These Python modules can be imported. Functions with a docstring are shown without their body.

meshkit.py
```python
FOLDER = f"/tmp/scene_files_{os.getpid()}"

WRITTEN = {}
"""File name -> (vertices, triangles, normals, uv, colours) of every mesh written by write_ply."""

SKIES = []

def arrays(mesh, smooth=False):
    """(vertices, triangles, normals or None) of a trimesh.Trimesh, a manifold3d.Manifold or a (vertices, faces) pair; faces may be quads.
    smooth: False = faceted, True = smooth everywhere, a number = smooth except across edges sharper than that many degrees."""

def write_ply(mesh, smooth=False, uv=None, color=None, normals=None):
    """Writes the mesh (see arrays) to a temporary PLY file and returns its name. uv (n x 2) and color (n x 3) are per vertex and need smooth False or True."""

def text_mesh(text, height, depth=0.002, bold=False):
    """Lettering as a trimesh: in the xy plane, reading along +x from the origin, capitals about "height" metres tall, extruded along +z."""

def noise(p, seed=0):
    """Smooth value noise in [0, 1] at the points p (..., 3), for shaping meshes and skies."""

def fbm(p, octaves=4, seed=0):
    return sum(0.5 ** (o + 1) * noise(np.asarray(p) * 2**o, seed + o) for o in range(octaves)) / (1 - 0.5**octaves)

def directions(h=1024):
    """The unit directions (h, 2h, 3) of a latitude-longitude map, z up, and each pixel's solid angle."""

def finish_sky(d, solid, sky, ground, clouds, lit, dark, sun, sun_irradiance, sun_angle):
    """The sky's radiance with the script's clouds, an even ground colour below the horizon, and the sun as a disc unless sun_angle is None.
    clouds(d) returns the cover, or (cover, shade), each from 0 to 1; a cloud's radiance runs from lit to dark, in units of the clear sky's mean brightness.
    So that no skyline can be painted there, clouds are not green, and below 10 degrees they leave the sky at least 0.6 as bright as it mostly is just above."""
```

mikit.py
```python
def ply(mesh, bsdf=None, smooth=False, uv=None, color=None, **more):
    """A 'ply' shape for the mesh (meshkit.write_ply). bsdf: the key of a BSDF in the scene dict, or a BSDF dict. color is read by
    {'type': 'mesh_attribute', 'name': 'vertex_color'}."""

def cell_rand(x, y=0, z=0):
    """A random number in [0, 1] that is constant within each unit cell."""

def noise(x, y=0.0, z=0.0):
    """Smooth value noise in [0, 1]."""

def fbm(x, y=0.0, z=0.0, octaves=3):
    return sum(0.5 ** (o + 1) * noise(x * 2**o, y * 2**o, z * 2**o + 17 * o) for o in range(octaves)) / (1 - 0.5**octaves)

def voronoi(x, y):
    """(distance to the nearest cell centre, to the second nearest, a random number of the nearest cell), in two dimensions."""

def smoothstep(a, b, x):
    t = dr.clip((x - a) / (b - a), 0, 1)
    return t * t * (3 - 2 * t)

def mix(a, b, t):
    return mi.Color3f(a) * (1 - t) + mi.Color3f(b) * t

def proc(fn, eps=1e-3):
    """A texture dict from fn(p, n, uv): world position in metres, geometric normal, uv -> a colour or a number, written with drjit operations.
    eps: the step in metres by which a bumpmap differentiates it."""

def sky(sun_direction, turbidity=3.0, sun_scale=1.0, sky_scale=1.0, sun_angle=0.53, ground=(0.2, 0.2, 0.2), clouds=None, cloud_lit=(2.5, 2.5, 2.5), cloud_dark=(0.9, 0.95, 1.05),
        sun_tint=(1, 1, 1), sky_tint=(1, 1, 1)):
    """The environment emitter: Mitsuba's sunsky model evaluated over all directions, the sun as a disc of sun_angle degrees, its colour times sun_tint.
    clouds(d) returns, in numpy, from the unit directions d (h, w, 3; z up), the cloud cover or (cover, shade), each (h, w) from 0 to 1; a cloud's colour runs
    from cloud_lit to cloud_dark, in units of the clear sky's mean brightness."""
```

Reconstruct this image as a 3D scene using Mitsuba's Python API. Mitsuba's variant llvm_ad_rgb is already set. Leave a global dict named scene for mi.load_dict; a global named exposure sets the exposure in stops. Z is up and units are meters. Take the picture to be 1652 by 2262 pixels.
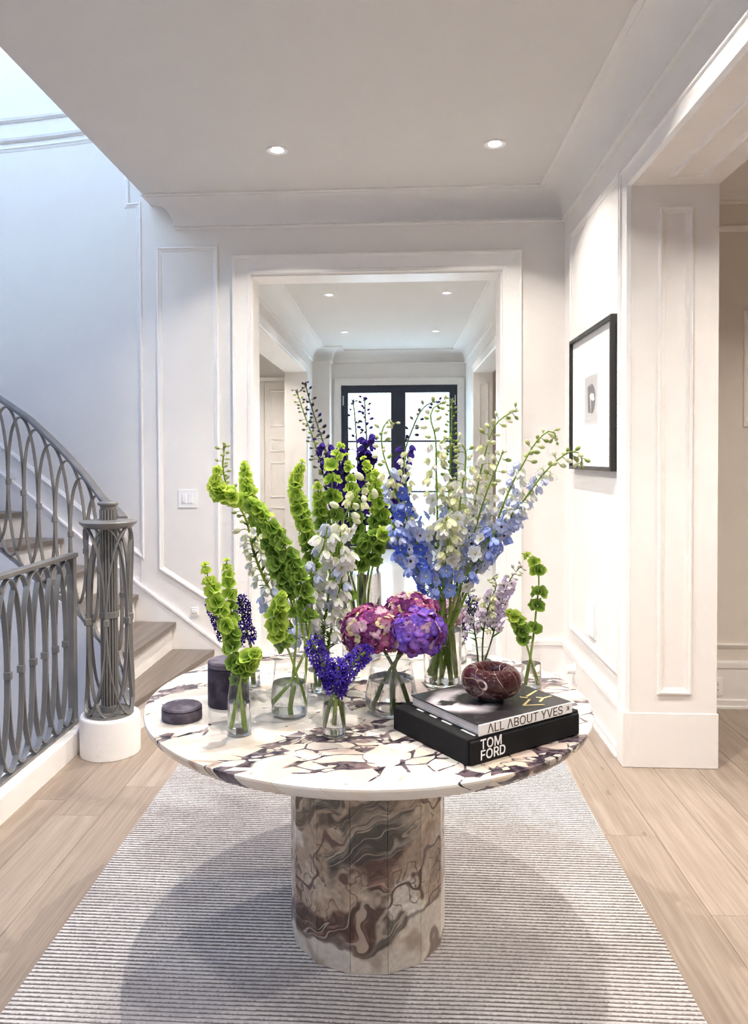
import math, random
import numpy as np
import trimesh
import drjit as dr
import mitsuba as mi
import mikit, meshkit
from mikit import proc, noise, fbm, voronoi, cell_rand, smoothstep, mix

random.seed(7)
rng = np.random.default_rng(7)
T = mi.ScalarTransform4f
scene, labels = {'type': 'scene'}, {}

# ------------------------------------------------------------------ camera
H = 1.52                                       # eye height
FPX, CX, CY, YAW, PIT, ROL = 1664.5, 777.0, 1044.0, .0603, .0191, -.0036
_F = np.array([-np.sin(YAW) * np.cos(PIT), np.cos(YAW) * np.cos(PIT), -np.sin(PIT)])
_R = np.array([np.cos(YAW), np.sin(YAW), 0.0])
_U = np.cross(_R, _F)
_R, _U = _R * np.cos(ROL) + _U * np.sin(ROL), -_R * np.sin(ROL) + _U * np.cos(ROL)
scene['camera'] = {'type': 'perspective', 'fov_axis': 'x', 'fov': 2 * math.degrees(math.atan(826 / FPX)),
                   'principal_point_offset_x': (826 - CX) / 1652, 'principal_point_offset_y': (1131 - CY) / 2262,
                   'near_clip': 0.05, 'far_clip': 200.0,
                   'to_world': T().look_at(origin=[0, 0, H], target=(np.array([0, 0, H]) + _F).tolist(), up=_U.tolist())}

# ------------------------------------------------------------------ sky, lamps, exposure
exposure = 0.22
scene['sky'] = mikit.sky([0.3, 0.75, 0.6], turbidity=3.0, sun_scale=0.0, sky_scale=7.0, ground=(0.6, 0.6, 0.6),
                         clouds=lambda d: np.clip(.95 - 2.2 * np.clip(d[..., 2] - .22, 0, 1), 0, 1), cloud_lit=(14.0, 19.0, 22.0), cloud_dark=(1, 1, 1.05), sky_tint=(0.30, 0.66, 1.5))
scene['sky']['sampling_weight'] = 8.0
WARM = (1.0, 0.918, 0.84)
MAIN_I, FOYER_I, SIDE_I = 14.5, 2.6, 15.0        # beam of one downlight, W/sr
SPOTS = [(-.687, 4.35), (.557, 4.35), (-.687, 2.70), (.557, 2.70), (-.687, 1.05), (.557, 1.05), (-.687, -.6), (.557, -.6), (-.687, -2.1), (.557, -2.1)]
FOYER_SPOTS = [(-.735, 8.2), (.53, 8.2), (-.735, 10.64), (.54, 10.64), (-.735, 6.2), (.53, 6.2)]
SIDE_SPOTS = [(2.5, 2.9), (2.5, 1.0), (-2.2, 10.4), (2.2, 8.6)]
ZC = 3.30                                      # ceiling

def ray(x, y): return _F + _R * (x - CX) / FPX - _U * (y - CY) / FPX
def at(x, y, X=None, Y=None, Z=None):
    """The point of a plane X=, Y= or Z= that the photograph shows at a pixel: used to measure the room."""
    d = ray(x, y)
    k = X / d[0] if X is not None else Y / d[1] if Y is not None else (Z - H) / d[2]
    return np.array([0, 0, H]) + k * d

# ------------------------------------------------------------------ materials
def rgb(*c): return {'type': 'rgb', 'value': list(c)}
def mat(key, d): scene[key] = {'type': 'twosided', 'bsdf': d, } if d['type'] in ('principled', 'roughplastic', 'roughconductor', 'diffuse', 'conductor', 'plastic', 'bumpmap') else d
def pri(base, rough=.5, **k): return {'type': 'principled', 'base_color': base if isinstance(base, dict) else rgb(*base), 'roughness': rough, **k}

mat('m_wall', pri((.755, .73, .70), .7, specular=.3))
mat('m_trim', pri((.83, .81, .785), .4, specular=.4))
mat('m_cove', pri((.77, .755, .73), .8, specular=.2))
mat('m_ceiling', pri((.68, .665, .64), .85, specular=.2))
mat('m_beige', pri((.68, .63, .57), .7, specular=.3))
mat('m_plaster', {'type': 'bumpmap', 'a': proc(lambda p, n, uv: fbm(p.x * 25, p.y * 25, p.z * 60, 3)), 'scale': .0018, 'b': pri((.85, .835, .82), .6)})
mat('m_white', pri((.86, .86, .85), .3, specular=.5))
mat('m_black', pri((.012, .012, .013), .35, specular=.5))
mat('m_blackmatte', pri((.008, .008, .009), .75, specular=.25))
mat('m_door', pri((.018, .026, .045), .35, specular=.5))
mat('m_pewter', pri(proc(lambda p, n, uv: mix((.165, .162, .158), (.235, .23, .222), fbm(p.x * 14, p.y * 14, p.z * 9, 2))), 0.36, metallic=.45, specular=.5))
mat('m_steel', pri((.6, .6, .6), .25, metallic=1.0))
mat('m_gold', pri((.62, .50, .26), .4, metallic=.6))
mat('m_brown', pri((.07, .055, .045), .5))
mat('m_lettering', pri((.9, .9, .9), .5))
mat('m_greyprint', pri((.17, .17, .18), .8))
mat('m_greypaper', pri((.50, .49, .49), .8))
mat('m_creamprint', pri((.80, .76, .68), .8))
mat('m_mat', pri((.76, .755, .735), .8))

def f_wood(p, n, uv):
    s = uv.x
    x, y = p.x * 1.0 + s * 37.0, p.y + s * 71.0
    wav = fbm(x * 7, y * 1.3, s * 50, 4)
    ring = dr.sin((x * 60 + wav * 26))
    grain = fbm(x * 160, y * 5.0, s * 9, 2)
    t = dr.clip(.45 + .34 * ring * smoothstep(.35, .7, wav) + 1.0 * (grain - .5) + .7 * (wav - .5), 0, 1)
    tone = mix((.285, .232, .188), (.375, .315, .262), s)
    c = mix((.36, .27, .20), (1, 1, 1), .55 + .45 * t)
    knot = smoothstep(.84, .90, fbm(x * 22, y * 11, s * 20 + 5, 2))
    return tone * (c * 1.0) * (1 - .25 * knot)
mat('m_plank', pri(proc(f_wood), .42, specular=.35))
def f_tread(p, n, uv):
    g = fbm(p.x * 40, p.y * 2.2, p.z * 40, 3)
    return mix((.115, .094, .08), (.235, .195, .165), g)
mat('m_tread', pri(proc(f_tread), .4, specular=.4))

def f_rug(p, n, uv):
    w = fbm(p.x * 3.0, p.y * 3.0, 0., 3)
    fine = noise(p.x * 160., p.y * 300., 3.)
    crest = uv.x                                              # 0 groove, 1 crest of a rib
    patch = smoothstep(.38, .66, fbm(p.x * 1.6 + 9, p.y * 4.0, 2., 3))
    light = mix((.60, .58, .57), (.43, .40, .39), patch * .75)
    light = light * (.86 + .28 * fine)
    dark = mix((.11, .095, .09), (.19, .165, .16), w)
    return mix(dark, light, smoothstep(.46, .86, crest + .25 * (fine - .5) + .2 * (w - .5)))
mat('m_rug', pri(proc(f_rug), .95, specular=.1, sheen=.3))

def breccia(u, v, sc, ax=1.0):
    """(distance to the cell border, cell random) of warped stone fragments"""
    wx = fbm(u * 3.1 + 3, v * 3.1, 1.7, 2) - .5 + .13 * (noise(u * 13, v * 13, 3.) - .5)
    wy = fbm(u * 3.1, v * 3.1 + 8, 5.1, 2) - .5 + .13 * (noise(u * 13, v * 13 + 5, 8.) - .5)
    a, b, c = voronoi((u + .22 * wx) * sc, (v + .22 * wy) * sc * ax)
    return b - a, c
def ridge(x, y, z, o=3): return 1 - dr.abs(2 * fbm(x, y, z, o) - 1)
def f_marble(p, n, uv):
    # large cream fragments in dark violet seams, drawn out along a diagonal
    u = (p.x * .95 + p.y * .31) + p.z * .8
    v = (-p.x * .31 + p.y * .95) - p.z * .5
    big, rid = breccia(u, v, 3.3, 1.7)
    small, rs = breccia(u + 5, v + 2, 12.5, 1.8)
    tiny, rt = breccia(u + 2, v + 6, 38.0, 1.5)
    zone = fbm(u * 2.8 + 2, v * 4.8 + 7, .5, 3)                # where the seams widen
    width = .010 + .60 * smoothstep(.49, .64, zone)
    rough = .10 * (fbm(u * 40, v * 40, 2., 3) - .5)
    seam = 1 - smoothstep(width * .75, width + .004, big + rough)
    chips = smoothstep(.06, .12, small + rough * 1.2) * smoothstep(.34, .44, rs + .30 * (fbm(u * 9, v * 12, 3., 2) - .5))
    chips = dr.maximum(chips, smoothstep(.10, .2, tiny + rough) * smoothstep(.66, .72, rt) * .8)
    hair = smoothstep(.97, .995, ridge(u * 3.0, v * 4.6, 4., 3)) * smoothstep(.40, .55, fbm(u * 3, v * 3, 9., 2))
    cloud = fbm(u * 6 + rid * 13, v * 8, 3., 4)
    cream = mix((.62, .585, .535), (.57, .475, .365), smoothstep(.45, .72, cloud) * .8)
    cream = mix(cream, (.50, .48, .435), smoothstep(.62, .70, rid) * smoothstep(.42, .54, cloud) * .85)
    cream = mix(cream, (.56, .40, .35), smoothstep(.84, .93, rs) * .55 * smoothstep(.42, .6, zone))
    cream = mix(cream, (.26, .19, .16), hair * .75)
    violet = mix((.022, .016, .024), (.105, .078, .09), smoothstep(.3, .7, fbm(u * 60, v * 80, 4., 3)))
    violet = mix(violet, (.24, .17, .165), smoothstep(.55, .75, fbm(u * 22, v * 22, 6., 3)) * .7)
    return mix(cream, mix(violet, cream, chips * .95), seam)
mat('m_marble', pri(proc(f_marble), .12, specular=.5))

def f_pedestal(p, n, uv):
    u, v = uv.x, p.z                                          # u: metres around the column
    w = fbm(u * 4 + 1, v * 4, 3., 4)
    w2 = fbm(u * 13, v * 13 + 4, 7., 3)
    d = v - .62 * u + .26 * (w - .5) + .07 * (w2 - .5)          # beds that rise to the right
    band = noise(d * 7.0 + 2.2, u * .8, 3.)
    streak = fbm(d * 42 + w2 * 2.5, u * 4 + w * 3, 5., 4)
    grit = fbm(u * 90, v * 90, 2., 2)
    c = mix((.215, .125, .10), (.36, .275, .20), smoothstep(.28, .72, band))
    c = mix(c, (.155, .15, .13), smoothstep(.54, .66, noise(d * 8.5 + 11.4, u * 1.6, 8.)) * .9)
    c = mix(c, (.52, .44, .35), smoothstep(.66, .80, fbm(u * 9, d * 16, 4., 3)) * .9)
    c = c * (.34 + 1.05 * smoothstep(.25, .78, streak)) * (.78 + .42 * grit)
    c = mix(c, (.065, .045, .036), smoothstep(.93, .985, ridge(u * 5.0, d * 13., 1., 3)) * .8)
    c = mix(c, (.06, .042, .034), smoothstep(.90, .97, ridge(u * 3.0 + 3, d * 24, 6., 3)) * .75)
    c = mix(c, (.50, .42, .34), smoothstep(.93, .985, ridge(u * 3.5 + 9, d * 19, 2., 3)) * .6)
    # pebbly zones: pale fragments in a brown mesh
    r1 = ridge(u * 8 + 2, v * 7, 3., 3); r2_ = ridge(u * 20, v * 17 + 3, 9., 3)
    zone = smoothstep(.555, .605, fbm(u * 4.2 + 4, v * 3.6 + 2, 1., 4) + .10 * (v - .5) + .08 * smoothstep(.08, .2, dr.abs(u)) - .02)
    frag = mix((.58, .50, .40), (.37, .28, .21), smoothstep(.35, .65, fbm(u * 11 + 8, v * 11, 6., 3)))
    frag = mix(frag, (.68, .63, .57), smoothstep(.60, .68, fbm(u * 8, v * 8 + 9, 2., 3)))
    frag = frag * (.62 + .55 * grit)
    frag = mix(frag, (.12, .075, .06), dr.maximum(smoothstep(.945, .985, r1), smoothstep(.945, .985, r2_) * .8))
    c = mix(c, frag, zone)
    base = v - .10 - .26 * u + .17 * (w - .5) + .09 * (w2 - .5)
    pale = mix((.58, .53, .465), (.38, .315, .26), smoothstep(.48, .72, w2)) * (.82 + .3 * grit)
    pale = mix(pale, (.14, .095, .08), smoothstep(.955, .99, ridge(u * 4 + 7, v * 5, 3., 3)) * .85)
    c = mix(c, pale, 1 - smoothstep(-.006, .006, base))
    rim = (1 - smoothstep(.0, .016, dr.abs(base - .012 - .02 * (w2 - .5)))) * .8
    return mix(c, mix((.085, .068, .06), (.22, .18, .155), streak), rim)
mat('m_pedestal', pri(proc(f_pedestal), .2, specular=.45))

def f_bowl(p, n, uv):
    e, r = breccia(p.x * 2.0 + p.z * 1.3, p.y * 2.0 - p.z, 13., 1.)
    e2, _ = breccia(p.x * 2 + 4, p.y * 1.6 + p.z * 2.4, 26., 1.)
    k = fbm(p.x * 30, p.y * 30, p.z * 30, 3)
    c = mix((.018, .004, .006), (.050, .012, .015), k)
    vein = 1 - smoothstep(.01, .05, e + .05 * (k - .5))
    wide = smoothstep(.60, .66, fbm(p.x * 16 + 3, p.y * 16, p.z * 22, 2))
    fine = (1 - smoothstep(.008, .045, e2 + .08 * (k - .5))) * .22
    return mix(mix(c, (.42, .27, .24), fine), mix((.50, .33, .28), (.74, .64, .56), wide), dr.clip(vein * (.45 + .6 * wide), 0, 1))
mat('m_bowl', pri(proc(f_bowl), 0.1, specular=.5))
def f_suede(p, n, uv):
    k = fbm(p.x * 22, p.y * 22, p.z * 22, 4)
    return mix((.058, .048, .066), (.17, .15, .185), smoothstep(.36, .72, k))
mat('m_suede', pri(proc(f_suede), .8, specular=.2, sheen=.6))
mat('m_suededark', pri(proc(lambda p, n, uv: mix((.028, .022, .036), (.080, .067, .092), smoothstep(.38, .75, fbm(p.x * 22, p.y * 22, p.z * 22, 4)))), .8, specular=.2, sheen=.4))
def f_cover(p, n, uv):
    # a soft black and white print: pale mist over black, with two dark rounded shapes
    m = fbm(uv.x * 2.2 + 3, uv.y * 3.1, 2., 3)
    pale = smoothstep(.30, .75, m * .6 + .75 - 2.3 * dr.sqrt(dr.square((uv.x - .26) * 1.1) + dr.square((uv.y - .60) * .9)))
    a = smoothstep(.05, .16, dr.sqrt(dr.square(uv.x - .40) + dr.square((uv.y - .56) * 1.1)) - .12 + .07 * (fbm(uv.x * 14, uv.y * 14, 1., 2) - .5))
    b = smoothstep(.0, .05, dr.sqrt(dr.square(uv.x - .13) + dr.square((uv.y - .62) * 1.1)) - .06 + .07 * (fbm(uv.x * 24, uv.y * 24, 4., 2) - .5))
    edge = smoothstep(.0, .22, uv.y) * smoothstep(1.0, .72, uv.x)
    return mix((.018, .016, .018), (.60, .55, .58), pale * a * b * edge)
mat('m_cover', pri(proc(f_cover), .3, specular=.5))
def f_pages(p, n, uv):
    c = cell_rand(dr.floor(p.z * 900.), 0., 0.)
    t = cell_rand(dr.floor(p.z * 330.), 2., 0.)
    return mix(mix((.80, .77, .74), (.40, .36, .36), c * .6), mix((.70, .64, .35), (.62, .45, .55), c), smoothstep(.6, .8, t) * .7)
mat('m_pages', pri(proc(f_pages), .8))
def f_stone(p, n, uv):
    return mix((.66, .66, .65), (.58, .58, .575), fbm(p.x * 3, p.y * 3, 0., 3))
mat('m_stonefloor', pri(proc(f_stone), .16, specular=.5))
def f_frost(p, n, uv):
    return mix((.95, .96, .96), (.80, .92, .93), smoothstep(.58, .72, fbm(p.x * 9, p.z * 6, 2., 4)))
scene['m_frost'] = {'type': 'principledthin', 'base_color': proc(f_frost), 'roughness': .35, 'diff_trans': 1.7, 'spec_trans': 0.0, 'eta': 1.3}
scene['m_glass'] = {'type': 'thindielectric', 'int_ior': 1.5}
scene['m_glasssolid'] = {'type': 'dielectric', 'int_ior': 1.5, 'ext_ior': 1.0, 'specular_transmittance': rgb(.97, .985, .975)}
scene['m_water'] = {'type': 'dielectric', 'int_ior': 1.33, 'ext_ior': 1.0, 'specular_transmittance': rgb(.985, .99, .985)}
# flowers: uv.x = 2 * ramp number + place on the ramp, uv.y = brightness of the piece
RAMPS, _ramps, _tables = [], {}, []
def ramp(c1, c2=None):
    c2 = c1 if c2 is None else c2; k = tuple(np.round(np.r_[c1, c2], 4))
    if k not in _ramps: _ramps[k] = 2.0 * len(RAMPS); RAMPS.append(np.r_[c1, c2])
    return _ramps[k]
def f_ramp(p, n, uv):
    if not _tables: _tables.extend(mi.Float(np.ascontiguousarray(np.array(RAMPS)[:, k]).astype(np.float32)) for k in range(6))
    x = dr.clip(uv.x, 0, 2 * len(RAMPS) - 1); i = mi.UInt32(dr.floor(x / 2 + 1e-4)); t = dr.clip(x - 2 * mi.Float(i), 0, 1)
    g = [dr.gather(mi.Float, q, i) for q in _tables]
    return mi.Color3f(*[dr.clip((g[k] * (1 - t) + g[k + 3] * t) * uv.y, 0, .95) for k in range(3)])
VC = proc(f_ramp)
scene['m_petal'] = {'type': 'principledthin', 'base_color': VC, 'roughness': .6, 'diff_trans': .7, 'spec_trans': 0.0, 'eta': 1.3}
mat('m_stem', pri(VC, .5, specular=.3))

# ------------------------------------------------------------------ mesh helpers
def M(v, f): return trimesh.Trimesh(np.asarray(v, float), np.asarray(f, int), process=False)
def cat(ms): return trimesh.util.concatenate(ms)
def box(x0, x1, y0, y1, z0, z1, c=0.0):
    """a box with its twelve edges chamfered by c"""
    lo, hi = np.minimum([x0, y0, z0], [x1, y1, z1]).astype(float), np.maximum([x0, y0, z0], [x1, y1, z1]).astype(float)
    if c <= 0:
        m = trimesh.creation.box(extents=hi - lo); m.apply_translation((lo + hi) / 2); return m
    pts = []
    for sx in (0, 1):
        for sy in (0, 1):
            for sz in (0, 1):
                q = np.where([sx, sy, sz], hi, lo); s = np.where([sx, sy, sz], -1, 1) * c
                pts += [q + s * [0, 1, 1], q + s * [1, 0, 1], q + s * [1, 1, 0]]
    return trimesh.convex.convex_hull(np.array(pts))
def grid(P, closed_u=False, closed_v=False):
    """quads over an (n, m, 3) array"""
    P = np.asarray(P, float); n, m = P.shape[:2]
    i, j = np.meshgrid(np.arange(n if closed_u else n - 1), np.arange(m if closed_v else m - 1), indexing='ij')
    a, b, c, d = i * m + j, ((i + 1) % n) * m + j, ((i + 1) % n) * m + (j + 1) % m, i * m + (j + 1) % m
    f = np.concatenate([np.stack([a, b, c], -1).reshape(-1, 3), np.stack([a, c, d], -1).reshape(-1, 3)])
    return M(P.reshape(-1, 3), f)
def lathe(prof, n=40, loc=(0, 0, 0)):
    """turned about z; prof = (r, z) from the bottom of the axis round to the top"""
    prof = np.array(prof, float); a = np.linspace(0, 2 * np.pi, n, endpoint=False)
    P = np.stack([prof[None, :, 0] * np.cos(a)[:, None], prof[None, :, 0] * np.sin(a)[:, None], np.broadcast_to(prof[None, :, 1], (n, len(prof)))], -1)
    m = grid(P + np.array(loc), closed_u=True)
    m.merge_vertices(); m.update_faces(m.nondegenerate_faces()); m.remove_unreferenced_vertices()
    return m
def smoothpath(pts, n=24):
    """Catmull-Rom through the points, evenly spaced"""
    p = np.asarray(pts, float)
    if len(p) == 2: return p[0] + (p[1] - p[0]) * np.linspace(0, 1, n)[:, None]
    q = np.vstack([2 * p[0] - p[1], p, 2 * p[-1] - p[-2]]); out = []
    for i in range(1, len(q) - 2):
        for t in np.linspace(0, 1, 12, endpoint=False):
            a, b, c, d = q[i - 1:i + 3]
            out.append(.5 * (2 * b + (c - a) * t + (2 * a - 5 * b + 4 * c - d) * t * t + (3 * b - a - 3 * c + d) * t ** 3))
    out = np.array(out + [p[-1]])
    s = np.r_[0, np.cumsum(np.linalg.norm(np.diff(out, axis=0), axis=1))]
    return np.stack([np.interp(np.linspace(0, s[-1], n), s, out[:, k]) for k in range(out.shape[1])], -1)
def frames(p, ref=(0, 0, 1)):
    t = np.gradient(p, axis=0); t /= np.linalg.norm(t, axis=1, keepdims=True) + 1e-12
    r = np.broadcast_to(ref, t.shape); a = np.cross(t, r)
    bad = np.linalg.norm(a, axis=1) < 1e-3
    a[bad] = np.cross(t[bad], [0.31, .9, .1])
    a /= np.linalg.norm(a, axis=1, keepdims=True)
    return t, a, np.cross(a, t)
def tube(p, r, k=6, caps=True):
    p = np.asarray(p, float); r = np.broadcast_to(r, len(p)); t, a, b = frames(p, (0.2, 1, .1))
    th = np.linspace(0, 2 * np.pi, k, endpoint=False)
    P = p[:, None] + r[:, None, None] * (np.cos(th)[None, :, None] * a[:, None] + np.sin(th)[None, :, None] * b[:, None])
    m = grid(P, closed_v=True)
    if caps:
        n = len(m.vertices); v = np.vstack([m.vertices, p[0], p[-1]]); L = (len(p) - 1) * k
        f = [[n, (j + 1) % k, j] for j in range(k)] + [[n + 1, L + j, L + (j + 1) % k] for j in range(k)]
        m = M(v, np.vstack([m.faces, f]))
    return m
def strap(p, side, w, t, closed=False):
    """a flat bar w wide along `side` (vectors per point) and t thick"""
    p = np.asarray(p, float); side = np.broadcast_to(side, p.shape)
    tan = (np.roll(p, -1, 0) - np.roll(p, 1, 0)) if closed else np.gradient(p, axis=0)
    tan /= np.linalg.norm(tan, axis=1, keepdims=True)
    nn = np.cross(tan, side); nn /= np.linalg.norm(nn, axis=1, keepdims=True)
    c = .22 * t
    prof = [(-w / 2 + c, -t / 2), (w / 2 - c, -t / 2), (w / 2, -t / 2 + c), (w / 2, t / 2 - c), (w / 2 - c, t / 2), (-w / 2 + c, t / 2), (-w / 2, t / 2 - c), (-w / 2, -t / 2 + c)]
    P = np.stack([p + side * a + nn * b for a, b in prof], 1)
    m = grid(P, closed_u=closed, closed_v=True)
    if not closed:
        L = (len(p) - 1) * 8
        f = [[0, j + 1, j] for j in range(1, 7)] + [[L, L + j, L + j + 1] for j in range(1, 7)]
        m = M(m.vertices, np.vstack([m.faces, f]))
    return m
def sweep2(path, prof, fn, closed=False, dens=0):
    """moulding: profile (lateral, height) swept with mitred corners along a path in (u, v); fn(u, v, w) maps to the room"""
    p = np.asarray(path, float)
    if dens:
        q = []
        for i in range(len(p) - 1 + closed):
            a, b = p[i], p[(i + 1) % len(p)]; n = max(1, int(np.linalg.norm(b - a) / dens))
            q += [a + (b - a) * k / n for k in range(n)]
        p = np.array(q + ([] if closed else [p[-1]]))
    n = len(p)
    if closed: d0, d1 = p - np.roll(p, 1, 0), np.roll(p, -1, 0) - p
    else:
        d = np.diff(p, axis=0); d0, d1 = np.vstack([d[:1], d]), np.vstack([d, d[-1:]])
    nrm = lambda d: np.stack([-d[:, 1], d[:, 0]], -1) / (np.linalg.norm(d, axis=1, keepdims=True) + 1e-12)
    n0, n1 = nrm(d0), nrm(d1); m_ = n0 + n1
    m_ /= (1 + (n0 * n1).sum(1))[:, None] + 1e-9
    P = np.array([[fn(*(p[i] + m_[i] * a), h) for a, h in prof] for i in range(n)])
    return grid(P, closed_u=closed)

_count = {}
def free(name):
    """the name, numbered when taken"""
    k = _count.get(name, 0); _count[name] = k + 1
    return name if k == 0 else f'{name}_{k:03d}'
def put(name, mesh, bsdf, smooth=False, parent=None, **more):
    key = free((parent + '__' if parent else '') + name)
    scene[key] = mikit.ply(mesh, bsdf, smooth, **more)
    return key
def again(name, ply, to_world, parent=None):
    key = free((parent + '__' if parent else '') + name)
    scene[key] = {**ply, 'to_world': T(to_world)}
    return key
def thing(name, label, cat_, group=None):
    key = free(name); labels[key] = {'label': label, 'category': cat_}
    if group: labels[key]['group'] = group
    return key
def tag(key, label, cat_, group=None):
    labels[key] = {'label': label, 'category': cat_}
    if group: labels[key]['group'] = group
    return key
def struct(name, mesh, bsdf, label=None, smooth=False, cat_=None):
    key = put(name, mesh, bsdf, smooth)
    labels[key] = {'kind': 'structure', **({'label': label} if label else {}), **({'category': cat_} if cat_ else {})}
    return key

# ================================================================== the room
RX, YB, YB2 = 1.132, 5.188, 5.40              # right wall, back wall and its far face
LX = -1.705                                    # edge of the ceiling over the stairwell
YN = -3.0                                      # wall behind the camera
OPL, OPR, OPZ = -1.006, .712, 2.79             # opening in the back wall
JY = 3.752                                     # jamb face of the side opening
HZ = 2.84                                      # head of the side opening
# --- floor
fl = struct('floor', cat([box(-1.70, 5.2, YN, 5.6, -.30, -.016)]), 'm_plank', 'pale oak plank floor of the hall', cat_='floor')
def plank(x0, x1, y0, y1, seed, rot=None):
    m = box(x0 + .0006, x1 - .0006, y0 + .0006, y1 - .0006, -.016, 0, .0012)
    if rot is not None: m.apply_transform(rot)
    uv = np.column_stack([np.full(len(m.vertices), seed), m.vertices[:, 1]])
    scene[free('floor__plank')] = mikit.ply(m, 'm_plank', False, uv=uv)
PW, PX0 = .2093, -1.2673
r0 = random.Random(3)
k = -2
while PX0 + PW * k < 4.2:
    xa, xb = max(-1.66, PX0 + PW * k), PX0 + PW * (k + 1)
    cuts = {-1: [-3, -.9, 1.5, 3.112, 5.19], 0: [-3, -1.2, .9, 3.403, 5.19], 10: [-3, .1, 1.9, 3.061, 5.19]}.get(k)
    if cuts is None:
        cuts = [-3.0]; y = -3 + r0.uniform(.5, 1.9)
        while y < 4.6: cuts.append(y); y += r0.uniform(1.3, 2.3)
        cuts.append(5.19)
    if xb - xa > .02:
        for a, b in zip(cuts[:-1], cuts[1:]):
            b = min(b, 4.675) if xb > 1.55 else b
            if b - a > .05: plank(xa, xb, a, b, r0.random())
    k += 1
struct('floor_foyer', cat([box(-1.70, 4.2, 5.19, 13.0, -.30, -.001), box(-2.95, -1.70, 6.1, 13.0, -.30, -.001)]), 'm_stonefloor', 'polished pale floor of the entrance hall beyond the opening', cat_='floor')
struct('floor_lower', box(-5.5, -1.5, YN, 7.5, -3.1, -2.9), 'm_stonefloor')
# --- ceiling (the slab ends over the stairwell)
struct('ceiling', box(LX, 1.6, YN, YB + .05, ZC, ZC + .35), 'm_ceiling', 'plain off-white ceiling with coved edges', cat_='ceiling')
# --- back wall with the cased opening
t = [box(-1.80, OPL, YB, YB2, -.02, 3.34), box(OPR, RX + .05, YB, YB2, -.02, 3.34), box(OPL, OPR, YB, YB2, OPZ, 3.34)]
struct('wall_back', cat(t), 'm_wall', 'off-white back wall with a wide cased opening', cat_='wall')
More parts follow.
